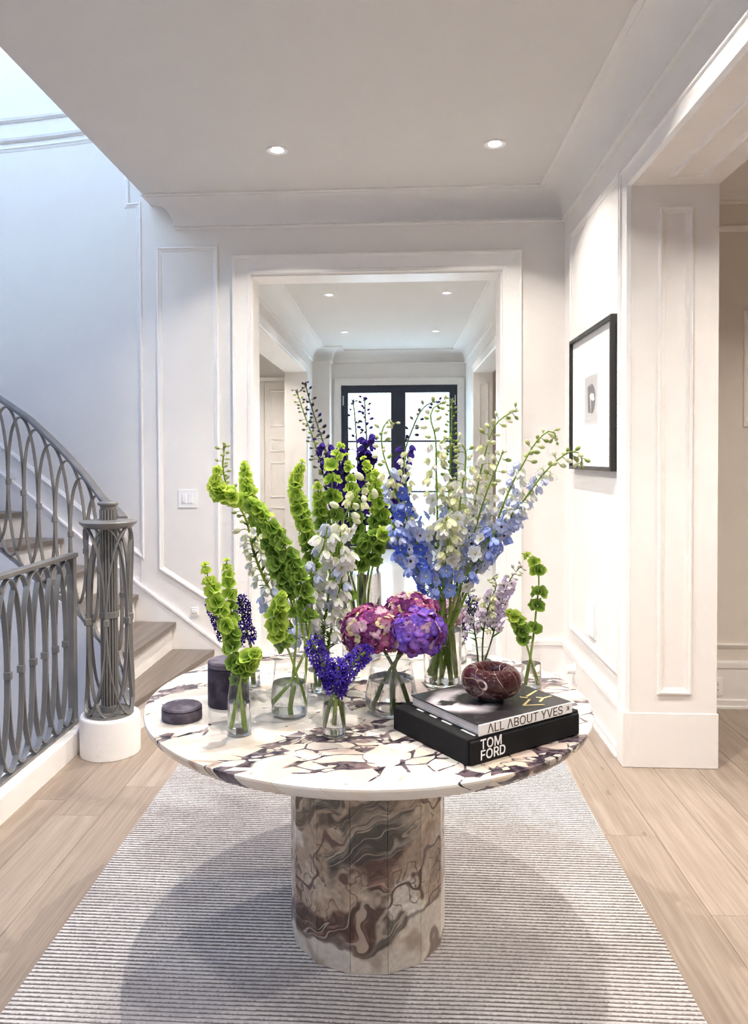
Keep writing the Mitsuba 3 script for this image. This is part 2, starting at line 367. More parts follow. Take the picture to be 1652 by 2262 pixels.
# --- curved wall of the stairs
WX = np.array([-1.70, -1.864, -2.2, -2.6, -3.0, -3.6, -4.6, -5.0]); WY = np.array([5.188, 5.205, 5.28, 5.36, 5.42, 5.48, 5.54, 5.56])
from scipy.interpolate import PchipInterpolator, CubicSpline
_yw = PchipInterpolator(WX[::-1], WY[::-1])
def Yw(x): return float(YB if x >= -1.70 else _yw(max(x, -5.0)))
xs = np.r_[np.linspace(-1.70, -5.0, 40)]
P = np.array([[[x, Yw(x), -2.9], [x, Yw(x), 6.4], [x - .05, Yw(x) + .2, 6.4], [x - .05, Yw(x) + .2, -2.9]] for x in xs])
struct('wall_left', grid(P, closed_v=True), 'm_wall', 'curved stairwell wall in bluish daylight', smooth=30, cat_='wall')
# the rest of the stairwell and the upper landing
struct('wall_stairwell', cat([box(-5.2, -5.0, YN, 8.0, -2.9, 6.4), box(-5.2, LX, YN - .1, YN, -2.9, 6.4), box(LX + .02, LX + .1, YN, 5.6, ZC + .35, 6.4), box(-1.72, LX + .1, 5.2, 5.45, 3.34, 6.4)]), 'm_wall')
struct('wall_under_floor', box(-1.70, -1.60, YN, 5.2, -2.9, -.02), 'm_wall')
# --- right wall with the wide side opening
t = [box(RX, 1.545, JY, YB2, -.02, 3.34), box(RX, 1.545, .3, JY, HZ, 3.34), box(RX, 1.545, YN, .3, -.02, 3.34)]
struct('wall_right', cat(t), 'm_wall', 'off-white right wall that ends at the wide side opening', cat_='wall')
struct('wall_rear', box(-1.75, 5.2, YN - .1, YN, -.3, 3.4), 'm_wall')

# mouldings ---------------------------------------------------------
def cove(d0, z0):
    th = np.linspace(0, np.pi / 2, 10)
    pr = [(0, z0 - .0), (.018, z0), (.028, z0 + .008), (.022, z0 + .018), (.03, z0 + .02)]
    pr += [(.03 + d0 - .052 - (d0 - .052) * math.cos(a) if False else .03 + (d0 - .06) * (1 - math.cos(a)), z0 + .022 + (ZC - z0 - .04) * math.sin(a)) for a in th]
    pr += [(d0 - .03, ZC - .012), (d0, ZC - .012), (d0, ZC)]
    return pr
CV = cove(.20, 3.108)
LE = -1.515
P = np.array([[(LE - d, YB, z) for d, z in CV], [(LE - d, YB - d, z) for d, z in CV], [(RX - d, YB - d, z) for d, z in CV], [(RX - d, YN, z) for d, z in CV]])
struct('trim_1', grid(P), 'm_cove', 'coved cornice round the ceiling of the hall', smooth=20, cat_='cornice')
# casing of the back opening: outer band, sloping face, bead at the inner edge
CAS = [(0, 0), (0, .045), (.014, .045), (.016, .034), (.10, .020), (.102, .028), (.122, .028), (.125, 0)]
struct('trim_2', sweep2([(OPL - .125, 0), (OPL - .125, OPZ + .125), (OPR + .125, OPZ + .125), (OPR + .125, 0)], [(-a, h) for a, h in CAS], lambda u, v, w: (u, YB - w, v)), 'm_trim', 'white door casing round the back opening', cat_='casing')
struct('trim_3', cat([box(OPL - .005, OPL + .012, YB, YB2 + .02, 0, OPZ), box(OPR - .012, OPR + .005, YB, YB2 + .02, 0, OPZ), box(OPL, OPR, YB, YB2 + .02, OPZ - .012, OPZ + .005)]), 'm_trim', 'white reveal lining of the back opening', cat_='lining')
# panel mouldings
PM = [(0, 0), (0, .010), (.006, .016), (.014, .016), (.018, .010), (.034, .004), (.036, 0)]
def bk(u, v, w): return (u, Yw(u) - w, v)
struct('trim_4', sweep2([(-1.672, .745), (-1.672, 2.995), (-1.236, 2.995), (-1.236, .468)][::-1], PM, bk, closed=True), 'm_trim', 'tall panel moulding on the back wall beside the stairs', cat_='moulding')
struct('trim_5', sweep2([(-2.96, 1.63), (-2.83, 1.54), (-2.2, 1.085), (-1.776, .811), (-1.776, 3.31), (-1.868, 3.31), (-1.868, 3.80), (-2.96, 3.80)], PM, bk, closed=True, dens=.12), 'm_trim', 'stepped panel moulding on the curved stair wall', smooth=20, cat_='moulding')
struct('trim_6', cat([sweep2([(-4.9, z), (-1.72, z)], [(0, 0), (0, .012), (.008, .03), (.022, .034), (.03, .02), (.034, 0)], bk, dens=.12) for z in (3.83, 3.975)]), 'm_trim', 'white floor band high on the stair wall', smooth=20, cat_='band')
RW = lambda u, v, w: (RX - w, u, v)
struct('trim_7', sweep2([(3.90, .405), (3.90, 2.965), (4.985, 2.965), (4.985, .405)], PM[::-1] and [(-a, h) for a, h in PM], RW, closed=True), 'm_trim', 'panel moulding on the right wall around the picture', cat_='moulding')
# baseboards: cap, flat board, shoe
BB = [(0, .285), (.012, .285), (.022, .275), (.022, .245), (.014, .238), (.014, .055), (.026, .048), (.026, .018), (.036, .012), (.036, 0), (0, 0)]
def base(name, path, label=None): return struct(name, sweep2(path, [(-a, h) for a, h in BB] if False else BB, lambda u, v, w: (u, v, w)), 'm_trim', label, cat_='baseboard' if label else None)
base('baseboard_right', [(RX, JY + .09), (RX, YB), (OPR + .125, YB)], 'tall white baseboard along the right and back wall')
# jamb of the side opening: casing, plinths, panel
CW = .085
CZ = [(0, 0), (0, .030), (.010, .030), (.012, .022), (CW - .016, .012), (CW - .014, .018), (CW, .018), (CW + .012, 0)]
struct('trim_8', sweep2([(JY + CW, 0), (JY + CW, HZ + CW), (.3 - CW, HZ + CW), (.3 - CW, 0)], CZ, RW), 'm_trim', 'white casing of the wide side opening', cat_='casing')
pl = [box(RX - .034, RX + .012, JY - .012, JY + CW + .006, 0, .27, .003), box(RX + .002, 1.556, JY - .014, JY + .05, 0, .27, .003)]
struct('trim_9', cat([box(RX - .002, 1.548, JY - .008, JY + .02, 0, HZ + .002), box(RX - .002, 1.548, .3, JY, HZ - .008, HZ + .03)] + pl), 'm_trim', 'white jamb, head and plinth blocks of the side opening', cat_='jamb')
PJ = [(0, 0), (0, -.003), (.004, .012), (.012, .014), (.018, .006), (.034, .002), (.036, 0)]
struct('trim_10', cat([sweep2([(1.262, .36), (1.262, 2.73), (1.428, 2.73), (1.428, .36)], [(-a, h + .0) for a, h in PJ], lambda u, v, w: (u, JY - .008 - w, v), closed=True),
                      sweep2([(1.272, .55), (1.272, JY - .115), (1.44, JY - .115), (1.44, .55)], [(-a, h) for a, h in PJ], lambda u, v, w: (u, v, HZ - .008 - w), closed=True)]), 'm_trim', 'narrow panel moulding on the jamb and soffit of the side opening', cat_='moulding')
# --- room on the right
FY = 4.678
struct('wall_side', cat([box(1.545, 5.2, FY, FY + .1, -.02, 3.4), box(5.1, 5.2, YN, FY, -.02, 3.4)]), 'm_beige', 'beige wall of the side room', cat_='wall')
struct('ceiling_side', box(1.545, 5.2, YN, FY + .1, 3.30, 3.5), 'm_ceiling')
SW = lambda u, v, w: (u, FY - w, v)
struct('trim_11', cat([grid(np.array([[(x, FY - d, z - .075) for d, z in cove(.24, 3.108)] for x in (1.546, 5.1)])),
                      sweep2([(1.546, 2.905), (5.1, 2.905)], [(0, 0), (0, .014), (-.008, .018), (-.022, .010), (-.034, .003), (-.036, 0)], SW),
                      sweep2([(1.546, .39), (5.1, .39)], [(0, 0), (0, .014), (-.008, .018), (-.022, .010), (-.034, .003), (-.036, 0)], SW),
                      sweep2([(2.08, 1.70), (2.08, 2.40), (2.9, 2.40), (2.9, 1.70)], [(-a * 1.2, h) for a, h in PM], SW, closed=True)]), 'm_trim', 'white mouldings on the beige wall of the side room', cat_='moulding')
base('baseboard_side', [(5.1, FY), (1.546, FY)], 'white baseboard in the side room')

# --- foyer
FL, FR, FE, FZ = -1.37, 1.13, 12.57, 3.30
struct('ceiling_foyer', cat([box(-1.70, 4.2, YB2, FE + .3, FZ, FZ + .2), box(-2.95, -1.70, 6.1, FE + .3, FZ, FZ + .2)]), 'm_ceiling', 'foyer ceiling with small downlights', cat_='ceiling')
struct('wall_foyer_left', cat([box(FL - .32, FL, YB2, 6.2, -.02, FZ), box(FL - .32, FL, 6.2, 11.35, 2.84, FZ), box(FL - .32, FL, 11.35, 12.15, 0, FZ), box(FL - .3, -1.09, 12.15, FE + .2, 0, FZ)]), 'm_wall', cat_='wall', label='left wall of the foyer with a wide opening')
struct('wall_foyer_right', cat([box(FR, FR + .26, YB2, 7.0, 0, FZ), box(FR, FR + .26, 7.0, 11.2, 2.78, FZ), box(FR, FR + .26, 11.2, FE + .2, 0, FZ)]), 'm_wall', cat_='wall', label='right wall of the foyer with a wide opening')
DL, DR_, DZ = -.935, .995, 2.735
struct('wall_foyer_end', cat([box(-1.3, DL, FE, FE + .2, 0, FZ), box(DR_, 1.3, FE, FE + .2, 0, FZ), box(DL, DR_, FE, FE + .2, DZ, FZ)]), 'm_wall', 'end wall of the foyer around the front doors', cat_='wall')
struct('wall_closet', cat([box(-2.95, FL - .3, 11.9, 12.0, 0, FZ), box(-2.95, -2.85, 6.1, 12, 0, FZ), box(-2.95, FL - .3, 6.1, 6.16, 0, FZ)]), 'm_wall')
struct('wall_parlor', cat([box(FR + .25, 4.2, 12.4, 12.5, 0, FZ), box(4.1, 4.2, YB2, 12.5, 0, FZ), box(FR + .26, 4.2, YB2, YB2 + .06, 0, FZ)]), 'm_beige')
cf = lambda z0: [(d, z + (z0 - 3.108)) if z + (z0 - 3.108) < FZ else (d, FZ) for d, z in cove(.22, 3.108)]
C2 = cove(.22, 3.085)
P = [[(FL + d, YB2, z) for d, z in C2], [(FL + d, 12.15 - d, z) for d, z in C2], [(-1.09 + d, 12.15 - d, z) for d, z in C2], [(-1.09 + d, FE - d, z) for d, z in C2], [(FR - d, FE - d, z) for d, z in C2], [(FR - d, YB2, z) for d, z in C2]]
struct('trim_12', grid(np.array(P)), 'm_cove', 'coved cornice of the foyer', smooth=20, cat_='cornice')
struct('trim_13', sweep2([(DL - .115, 0), (DL - .115, DZ + .115), (DR_ + .115, DZ + .115), (DR_ + .115, 0)], [(0, 0), (0, -.03), (-.02, -.035), (-.1, -.022), (-.118, -.022), (-.118, .0)], lambda u, v, w: (u, FE + w, v)), 'm_trim', 'white casing of the front doors', cat_='casing')
struct('trim_14', cat([sweep2([(11.35 + .1, 0), (11.45, 2.94), (6.1, 2.94), (6.1, 0)], [(0, 0), (0, .03), (.02, .03), (.09, .015), (.1, 0)], lambda u, v, w: (FL + w, u, v)),
                      sweep2([(11.3, 0), (11.3, 2.88), (6.9, 2.88), (6.9, 0)], [(0, 0), (0, .03), (.02, .03), (.09, .015), (.1, 0)], lambda u, v, w: (FR - w, u, v)),
                      box(FL - .33, FL + .004, 11.335, 11.36, 0, 2.84), box(FR - .004, FR + .27, 11.19, 11.21, 0, 2.78), box(FL - .33, FL + .004, 6.2, 11.35, 2.825, 2.845), box(FR - .004, FR + .27, 7, 11.2, 2.77, 2.785),
                      sweep2([(1.20, .4), (1.20, 2.62), (1.34, 2.62), (1.34, .4)], [(-a, h) for a, h in PJ], lambda u, v, w: (u, 11.19 - w, v), closed=True)]), 'm_trim', 'casings and panelled jambs of the two foyer openings', cat_='casing')
# closet door in the passage left of the foyer
cd = struct('door_2', box(-2.42, -1.64, 11.86, 11.90, .02, 2.74), 'm_trim', 'grey-white panelled closet door left of the foyer', cat_='door')
put('leaf', cat([box(-2.46, -2.10, 11.835, 11.86, .03, 2.72, .002), box(-2.095, -1.65, 11.835, 11.86, .03, 2.72, .002)]), 'm_wall', parent=cd)
for x0, x1 in ((-2.01, -1.75), (-2.40, -2.19)):
    for z0, z1 in ((2.02, 2.60), (1.62, 1.84), (.9, 1.46), (.2, .75)):
        put('panel', sweep2([(x0, z0), (x0, z1), (x1, z1), (x1, z0)], [(0, .0), (0, -.006), (-.012, -.016), (-.03, -.004), (-.03, 0)], lambda u, v, w: (u, 11.835 + w, v), closed=True), 'm_trim', parent=cd)
put('frame', sweep2([(-2.52, 0), (-2.52, 2.80), (-1.58, 2.80), (-1.58, 0)], [(0, 0), (0, -.03), (-.05, -.03), (-.06, 0)], lambda u, v, w: (u, 11.86 + w, v)), 'm_trim', parent=cd)
# front doors: two black leaves with frosted panes
d1 = struct('door_1', cat([box(DL, DL + .03, FE - .0, FE + .1, 0, DZ), box(DR_ - .03, DR_, FE, FE + .1, 0, DZ), box(DL, DR_, FE, FE + .1, DZ - .03, DZ), box(DL, DR_, FE, FE + .14, 0, .03)]), 'm_door', 'pair of black front doors with frosted glass panes', cat_='door')
for x0, x1, g0, g1 in ((DL + .03, .036, DL + .115, -.10), (.04, DR_ - .03, .135, DR_ - .13)):
    lf = put('leaf', cat([box(x0, g0, FE + .01, FE + .06, .03, DZ - .03, .003), box(g1, x1, FE + .01, FE + .06, .03, DZ - .03, .003), box(g0, g1, FE + .01, FE + .06, .03, .30), box(g0, g1, FE + .01, FE + .06, 2.61, DZ - .03)]), 'm_door', parent=d1)
    for z in (.96, 1.80):
        put('muntin', box(g0, g1, FE + .016, FE + .054, z - .012, z + .012), 'm_door', parent=lf)
    for z0, z1 in ((.30, .948), (.972, 1.788), (1.812, 2.61)):
        put('pane', box(g0 - .005, g1 + .005, FE + .034, FE + .036, z0, z1), 'm_frost', parent=lf)
for x in (DL + .035, DR_ - .035):
    for z in (.5, 2.48): put('hinge', tube([(x, FE - .0, z - .08), (x, FE - .0, z + .08)], .012, 8), 'm_steel', parent=d1)
put('astragal', box(.020, .056, FE + .002, FE + .012, .03, DZ - .03, .002), 'm_door', parent=d1)
put('handle', cat([tube([(-.03, FE - .03, .95), (-.03, FE - .03, 1.35)], .012, 8), tube([(-.03, FE - .03, 1.0), (-.03, FE + .015, 1.0)], .008, 6), tube([(-.03, FE - .03, 1.3), (-.03, FE + .015, 1.3)], .008, 6)]), 'm_black', parent=d1)
struct('ground_outside', box(-30, 30, FE + .2, 60, -.2, -.05), 'm_stonefloor')
vt = thing('ceiling_vent', 'slim white slot vent in the foyer ceiling above the left pier', 'vent')
put('frame', box(-1.20, -1.0, 12.0, 12.06, FZ - .016, FZ + .02, .003), 'm_white', parent=vt)
put('slot', box(-1.19, -1.01, 12.02, 12.04, FZ - .018, FZ - .012), 'm_greyprint', parent=vt)

# --- downlights
def downlight(x, y, z, inten, label, group, aim=(0, 0), r=.062, glow=9.0, seen=False):
    t = thing('downlight', label, 'downlight', group)
    put('trim_ring', lathe([(r * .64, -.003), (r * .98, -.006), (r, -.002), (r, .004), (r * .66, .012)], 28, (x, y, z)), 'm_white', 20, parent=t)
    put('housing', lathe([(r * .66, -.002), (r * .62, .03), (.001, .032)], 24, (x, y, z)), 'm_white', 20, parent=t)
    k = put('lens', lathe([(.0005, .0), (r * .46, .0)], 20, (x, y, z - .004)), 'm_white', parent=t)
    m = lathe([(r * .5, .012), (r * .48, -.007), (r * .30, -.013), (.0005, -.015)], 24, (x, y, z)); 
    if m.face_normals[:, 2].sum() > 0: m.invert()
    if seen: scene[k] = {**mikit.ply(m, 'm_white', False), 'emitter': {'type': 'area', 'radiance': rgb(*(glow * c for c in WARM)), 'sampling_weight': .1}}
    else: scene[k] = mikit.ply(m, 'm_white', False)
    free('beam')
    scene[f'beam_of_{t}'] = {'type': 'spot', 'to_world': T().look_at(origin=[x, y, z - .03], target=[x + aim[0], y + aim[1], z - 1.0], up=[0, 1, 0.001]),
                             'intensity': rgb(*(inten * c for c in WARM)), 'cutoff_angle': 62, 'beam_width': 34}
for i, (x, y) in enumerate(SPOTS):
    lab = {0: 'glowing round downlight in the hall ceiling, left one of the front pair', 1: 'glowing round downlight in the hall ceiling, right one of the front pair'}.get(i, 'hall downlight %s, on the %s' % (('above the marble table', 'just behind the marble table towards the camera', 'above the near end of the rug', 'at the rear of the hall')[i // 2 - 1], ('stair side', 'picture side')[i % 2]))
    downlight(x, y, ZC, MAIN_I * (.72 if i < 2 else 1.06 if i < 4 else .30), lab, 'hall ceiling downlights', seen=i < 2)
for i, (x, y) in enumerate(FOYER_SPOTS):
    lab = ['small downlight in the foyer ceiling, near left', 'small downlight in the foyer ceiling, near right', 'small downlight in the foyer ceiling, far left', 'small downlight in the foyer ceiling, far right'][i] if i < 4 else 'foyer downlight hidden by the head of the opening, on the %s' % ('left', 'right')[i % 2]
    downlight(x, y, FZ, FOYER_I, lab, 'foyer ceiling downlights', seen=i < 4)
downlight(-2.5, 2.4, 6.35, 3.5, 'downlight high in the stairwell', 'stairwell downlights')
for (x, y), lab in zip(SIDE_SPOTS, ('beyond the panelled jamb of the side opening', 'of the side room nearer the camera', 'over the closet passage left of the foyer', 'over the room right of the foyer')):
    downlight(x, y, 3.30, SIDE_I, 'ceiling downlight ' + lab, 'side room downlights')

# ================================================================== stairs
st = thing('staircase', 'white staircase with brown oak treads curving up on the left', 'staircase')
NW = [-1.275, -1.545, -1.815, -2.105, -2.405, -2.70, -3.0, -3.3, -3.6]        # nosing x at the wall
NF = [(-1.44, 3.965), (-1.555, 4.30), (-1.83, 4.46), (-2.17, 4.58), (-2.52, 4.70), (-2.86, 4.80), (-3.16, 4.88), (-3.46, 4.94), (-3.76, 5.0)]
RISE = .19
for i in range(8):
    z = RISE * (i + 1)
    a0, b0 = np.array([NW[i], Yw(NW[i]) - .03]), np.array(NF[i])
    a1, b1 = np.array([NW[i + 1], Yw(NW[i + 1]) - .03]), np.array(NF[i + 1])
    back = .03
    A1, B1 = a1 + (a1 - a0) * .25, b1 + (b1 - b0) * .25
    from shapely.geometry import Polygon
    m = trimesh.creation.extrude_polygon(Polygon([a0, b0, B1, A1]), .036, engine='earcut'); m.apply_translation([0, 0, z - .036])
    put('tread', m, 'm_tread', parent=st)
    # riser, set back under the nosing
    n_ = np.array([b0[1] - a0[1], -(b0[0] - a0[0])]); n_ = n_ / np.linalg.norm(n_); n_ = n_ if n_[0] < 0 else -n_
    q = [np.r_[a0 + n_ * .028, z - RISE], np.r_[b0 + n_ * .028, z - RISE], np.r_[b0 + n_ * .028, z - .036], np.r_[a0 + n_ * .028, z - .036]]
    q2 = [x + np.r_[n_ * .02, 0] for x in q]
    put('riser', trimesh.convex.convex_hull(np.array(q + q2)), 'm_trim', parent=st)
# skirt board along the wall
SK = [(-1.20, .19), (-1.291, .262), (-1.836, .658), (-2.21, .918), (-2.88, 1.392), (-3.3, 1.67), (-3.9, 2.07)]
skz = PchipInterpolator([p[0] for p in SK][::-1], [p[1] for p in SK][::-1])
xs = np.linspace(-1.20, -3.9, 40)
P = np.array([[bk(x, max(0, float(skz(x)) - .36), .024), bk(x, float(skz(x)) - .012, .024), bk(x, float(skz(x)) - .010, .034), bk(x, float(skz(x)) + .006, .034), bk(x, float(skz(x)) + .010, .0)] for x in xs])
put('skirt_board', cat([grid(P), box(-1.205, -1.195 + .012, YB - .034, YB, 0, .2)]), 'm_trim', parent=st)
# plan curve of the outer stringer, from where the photograph shows its cap
SPX = [(291, 1531, 3.97), (278, 1513, 4.04), (263, 1471, 4.17), (212, 1416, 4.32), (165, 1356, 4.42), (73, 1283, 4.56), (33, 1247, 4.62), (0, 1221, 4.67)]
S3 = np.array([at(x, y, Y=Y) for x, y, Y in SPX])
ext = S3[-1] + np.array([[-.35, .11, .235], [-.75, .22, .50], [-1.2, .32, .81]])
S3 = smoothpath(np.vstack([S3, ext]), 60)
P = np.array([[p + [0, 0, 0], [p[0] - .02, p[1] + .09, p[2]], [p[0] - .02, p[1] + .09, -2.9], [p[0], p[1], -2.9]] for p in S3])
put('stringer', grid(P, closed_v=True), 'm_trim', 25, parent=st)
sl = thing('step_light', 'small square white step light low on the back wall', 'wall light')
put('plate', box(-1.440, -1.384, YB - .032, YB - .02, .428, .486, .003), 'm_white', parent=sl); put('louver', box(-1.43, -1.394, YB - .040, YB - .031, .445, .47, .003), 'm_white', parent=sl)
sl = thing('step_light', 'small square white step light on the stair skirt at the left edge', 'wall light')
x_ = -2.83; zz = float(skz(x_)) - .0
q = np.array(bk(x_, zz + .02, 0)); m = box(-.03, .03, -.014, 0, 0, .06, .003); ang = math.atan2(Yw(x_ - .05) - Yw(x_ + .05), -.1) ; m.apply_transform(trimesh.transformations.rotation_matrix(math.atan2(Yw(x_ + .05) - Yw(x_ - .05), .1), [0, 0, 1])); m.apply_translation(q)
put('plate', m, 'm_white', parent=sl); m2 = m.copy(); m2.apply_scale(.6); m2.apply_translation(m.centroid - m2.centroid + [.004, -.009, 0]); put('louver', m2, 'm_white', parent=sl)

# --- railings in pewter straps
def ovals(parent, cpath, zb, zt, n_max, spacing, w=.022, t_=.007, start=.0):
    """interlaced ovals along a plan curve: zb(s), zt(s) are the heights of shoe and rail"""
    s = np.r_[0, np.cumsum(np.linalg.norm(np.diff(cpath[:, :2], axis=0), axis=1))]
    X = lambda u: np.array([np.interp(u, s, cpath[:, 0]), np.interp(u, s, cpath[:, 1])])
    out = []
    for k in range(n_max):
        c = start + spacing * k
        if c - spacing < 0 or c + spacing > s[-1]: continue
        th = np.linspace(0, 2 * np.pi, 56, endpoint=False)
        u = c + spacing * .985 * np.cos(th)
        lo, hi = np.array([zb(x) for x in u]), np.array([zt(x) for x in u])
        z = (lo + hi) / 2 + (hi - lo) / 2 * .985 * np.sign(np.sin(th)) * np.abs(np.sin(th)) ** .92
        p = np.array([[*X(x), zz] for x, zz in zip(u, z)])
        d = (X(c + .01) - X(c - .01)); d /= np.linalg.norm(d)
        off = np.array([-d[1], d[0], 0]) * (.0035 if k % 2 else -.0035)
        put('oval_strap', strap(p + off, np.array([-d[1], d[0], 0]), w, t_, closed=True), 'm_pewter', 30, parent=parent)
    for k in range(n_max + 1):
        c = start + spacing * (k)
        if c + 1e-6 < spacing or c > s[-1] - spacing * .4: continue
        q = X(c); d = (X(c + .01) - X(c - .01)); d /= np.linalg.norm(d); z = (zb(c) + zt(c)) / 2
        m = box(-.011, .011, -.016, .016, -.017, .017, .002); m.apply_transform(trimesh.transformations.rotation_matrix(math.atan2(d[1], d[0]), [0, 0, 1])); m.apply_translation([q[0], q[1], z])
        put('collar', m, 'm_pewter', parent=parent)
sr = thing('stair_railing', 'curved pewter stair railing of interlaced oval straps on the stairs', 'railing')
sS = np.r_[0, np.cumsum(np.linalg.norm(np.diff(S3[:, :2], axis=0), axis=1))]
HPX = [(268, 1146), (230, 1105), (180, 1042), (120, 980), (60, 925), (0, 880)]
def on_curve(x, y):
    best = None
    for p in S3:
        q = at(x, y, Y=p[1] + .02); e = abs(q[0] - p[0])
        if best is None or e < best[0]: best = (e, q, p)
    return best
hs = []
for x, y in HPX:
    e, q, p = on_curve(x, y); j = np.argmin(np.linalg.norm(S3 - p, axis=1)); hs.append((sS[j], q[2]))
hs = sorted(hs); hs_s = np.array([a for a, b in hs]); hs_z = np.array([b for a, b in hs])
def zt(u): return float(np.interp(u, hs_s, hs_z) if u <= hs_s[-1] else hs_z[-1] + (u - hs_s[-1]) * .62) - .012
def zb(u): return float(np.interp(u, sS, S3[:, 2])) + .016
HR = np.array([[np.interp(u, sS, S3[:, 0]), np.interp(u, sS, S3[:, 1]) + .03, zt(u) + .014] for u in np.linspace(hs_s[0] - 0, sS[-1], 60)])
tt = np.gradient(HR, axis=0); sd = np.stack([-tt[:, 1], tt[:, 0], 0 * tt[:, 0]], -1); sd /= np.linalg.norm(sd, axis=1, keepdims=True)
put('handrail', strap(HR, sd, .052, .026), 'm_pewter', 30, parent=sr)
SH = np.array([[np.interp(u, sS, S3[:, 0]) - .005, np.interp(u, sS, S3[:, 1]) + .035, float(np.interp(u, sS, S3[:, 2])) + .008] for u in np.linspace(.03, sS[-1], 60)])
put('shoe_rail', strap(SH, sd, .034, .012), 'm_pewter', 30, parent=sr)
pc = np.column_stack([S3[:, 0] - .005, S3[:, 1] + .03])
ovals(sr, pc, zb, zt, 30, .135, start=.19)
# level guard around the stairwell
gr = thing('guard_railing', 'level pewter guard railing of oval straps at the left edge', 'railing')
GX, GE = -1.72, 3.93
put('handrail', box(GX - .024, GX + .024, .2, GE - .02, 1.0, 1.024, .004), 'm_pewter', parent=gr)
put('shoe_rail', box(GX - .018, GX + .018, .2, GE, .115, .127, .002), 'm_pewter', parent=gr)
put('post', cat([box(GX - .018, GX + .018, GE - .075, GE - .03, .127, 1.0, .003), box(GX - .012, GX + .012, GE - .085, GE - .02, .127, .14, .002), box(GX - .012, GX + .012, GE - .085, GE - .02, .985, 1.0, .002)]), 'm_pewter', parent=gr)
gp = np.array([[GX, GE - .02], [GX, .2]])
ovals(gr, gp, lambda u: .130, lambda u: .996, 30, .1155, start=.1155 * 1.0 + .0, w=.026, t_=.008)
struct('trim_15', box(GX - .05, GX + .07, YN, GE + .02, -.02, .112, .004), 'm_trim', 'low white curb under the guard railing', cat_='curb')
# --- newel: white drum, cage of straps round a bundle of rods
nx, ny = at(244, 1650, Y=3.81)[0], 3.81
nw = thing('newel_post', 'round pewter strap newel post on a white drum base at the foot of the stairs', 'newel post')
z0 = .20
put('drum', lathe([(.001, .0), (.149, 0), (.151, .003), (.152, z0 - .012), (.147, z0 - .002), (.14, z0), (.001, z0)], 56, (nx, ny, 0)), 'm_plaster', 30, parent=nw)
zt_ = 1.185
put('foot_ring', lathe([(.002, z0), (.118, z0), (.12, z0 + .004), (.116, z0 + .014), (.1, z0 + .016), (.002, z0 + .014)], 48, (nx, ny, 0)), 'm_pewter', 30, parent=nw)
put('cap_disc', lathe([(.002, zt_ - .018), (.118, zt_ - .018), (.142, zt_ + .004), (.145, zt_ + .012), (.140, zt_ + .017), (.11, zt_ + .02), (.002, zt_ + .022)], 48, (nx, ny, 0)), 'm_pewter', 30, parent=nw)
put('top_cap', lathe([(.002, zt_ + .07), (.038, zt_ + .07), (.04, zt_ + .092), (.052, zt_ + .1), (.054, zt_ + .108), (.048, zt_ + .114), (.002, zt_ + .116)], 40, (nx, ny, 0)), 'm_pewter', 30, parent=nw)
put('core', lathe([(.002, z0), (.03, z0), (.03, zt_ + .08), (.002, zt_ + .08)], 20, (nx, ny, 0)), 'm_pewter', 30, parent=nw)
put('core_band', lathe([(.046, .70), (.049, .702), (.049, .732), (.046, .734)], 32, (nx, ny, 0)), 'm_pewter', 30, parent=nw)
put('core_foot', lathe([(.002, z0 + .01), (.048, z0 + .01), (.05, z0 + .015), (.047, z0 + .045), (.04, z0 + .048)], 32, (nx, ny, 0)), 'm_pewter', 30, parent=nw)
for k in range(16):
    a = 2 * np.pi * k / 16
    put('rod', tube([(nx + .038 * math.cos(a), ny + .038 * math.sin(a), z0 + .02), (nx + .038 * math.cos(a), ny + .038 * math.sin(a), zt_ + .075)], .0065, 6, False), 'm_pewter', True, parent=nw)
NO, RC = 6, .112
for k in range(NO):
    a0 = math.radians(-76) + 2 * np.pi * k / NO
    th = np.linspace(0, 2 * np.pi, 64, endpoint=False)
    ph = a0 + 2 * np.pi / NO * .985 * np.cos(th)
    zz = (z0 + .012 + zt_ - .014) / 2 + (zt_ - z0 - .028) / 2 * np.sin(th)
    rr = RC + (.004 if k % 2 else -.003)
    p = np.stack([nx + rr * np.cos(ph), ny + rr * np.sin(ph), zz], -1); side = np.stack([np.cos(ph), np.sin(ph), 0 * ph], -1)
    put('oval_strap', strap(p, side, .020, .0075, closed=True), 'm_pewter', 30, parent=nw)
    m = box(-.017, .017, -.012, .012, -.017, .017, .002); m.apply_transform(trimesh.transformations.rotation_matrix(a0, [0, 0, 1])); m.apply_translation([nx + RC * math.cos(a0), ny + RC * math.sin(a0), .692])
    put('collar', m, 'm_pewter', parent=nw)

# ================================================================== rug
pitch, amp = .0168, .0045
ys = np.arange(.5, 4.5, pitch); prof = []
for y in ys:
    for f, h in ((0, 0.), (.18, .55), (.38, 1.), (.62, 1.), (.82, .55)): prof.append((y + f * pitch, h))
prof = np.array(prof); nxr = 26
xr = np.linspace(-1.082, .823, nxr)
wob = meshkit.noise(np.stack(np.broadcast_arrays(xr[:, None] * 4, prof[None, :, 0] * 1.5, 0.), -1), 3) - .5
edge = meshkit.noise(np.stack([prof[:, 0] * 5, 0 * prof[:, 0], 0 * prof[:, 0]], -1), 5) - .5
P = np.stack([np.broadcast_to(xr[:, None], (nxr, len(prof))) + np.where(np.arange(nxr) == nxr - 1, 1, 0)[:, None] * edge[None] * .012, prof[None, :, 0] + .005 * wob, np.broadcast_to(.006 + amp * prof[None, :, 1], (nxr, len(prof)))], -1)
m = grid(P); crest = np.broadcast_to(prof[None, :, 1], (nxr, len(prof))).reshape(-1)
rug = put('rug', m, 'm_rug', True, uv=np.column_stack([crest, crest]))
tag(rug, 'pale grey ribbed rug under the marble table', 'rug')
put('backing', box(-1.082, .823, .5, 4.5, .0005, .007), 'm_greypaper', parent='rug')

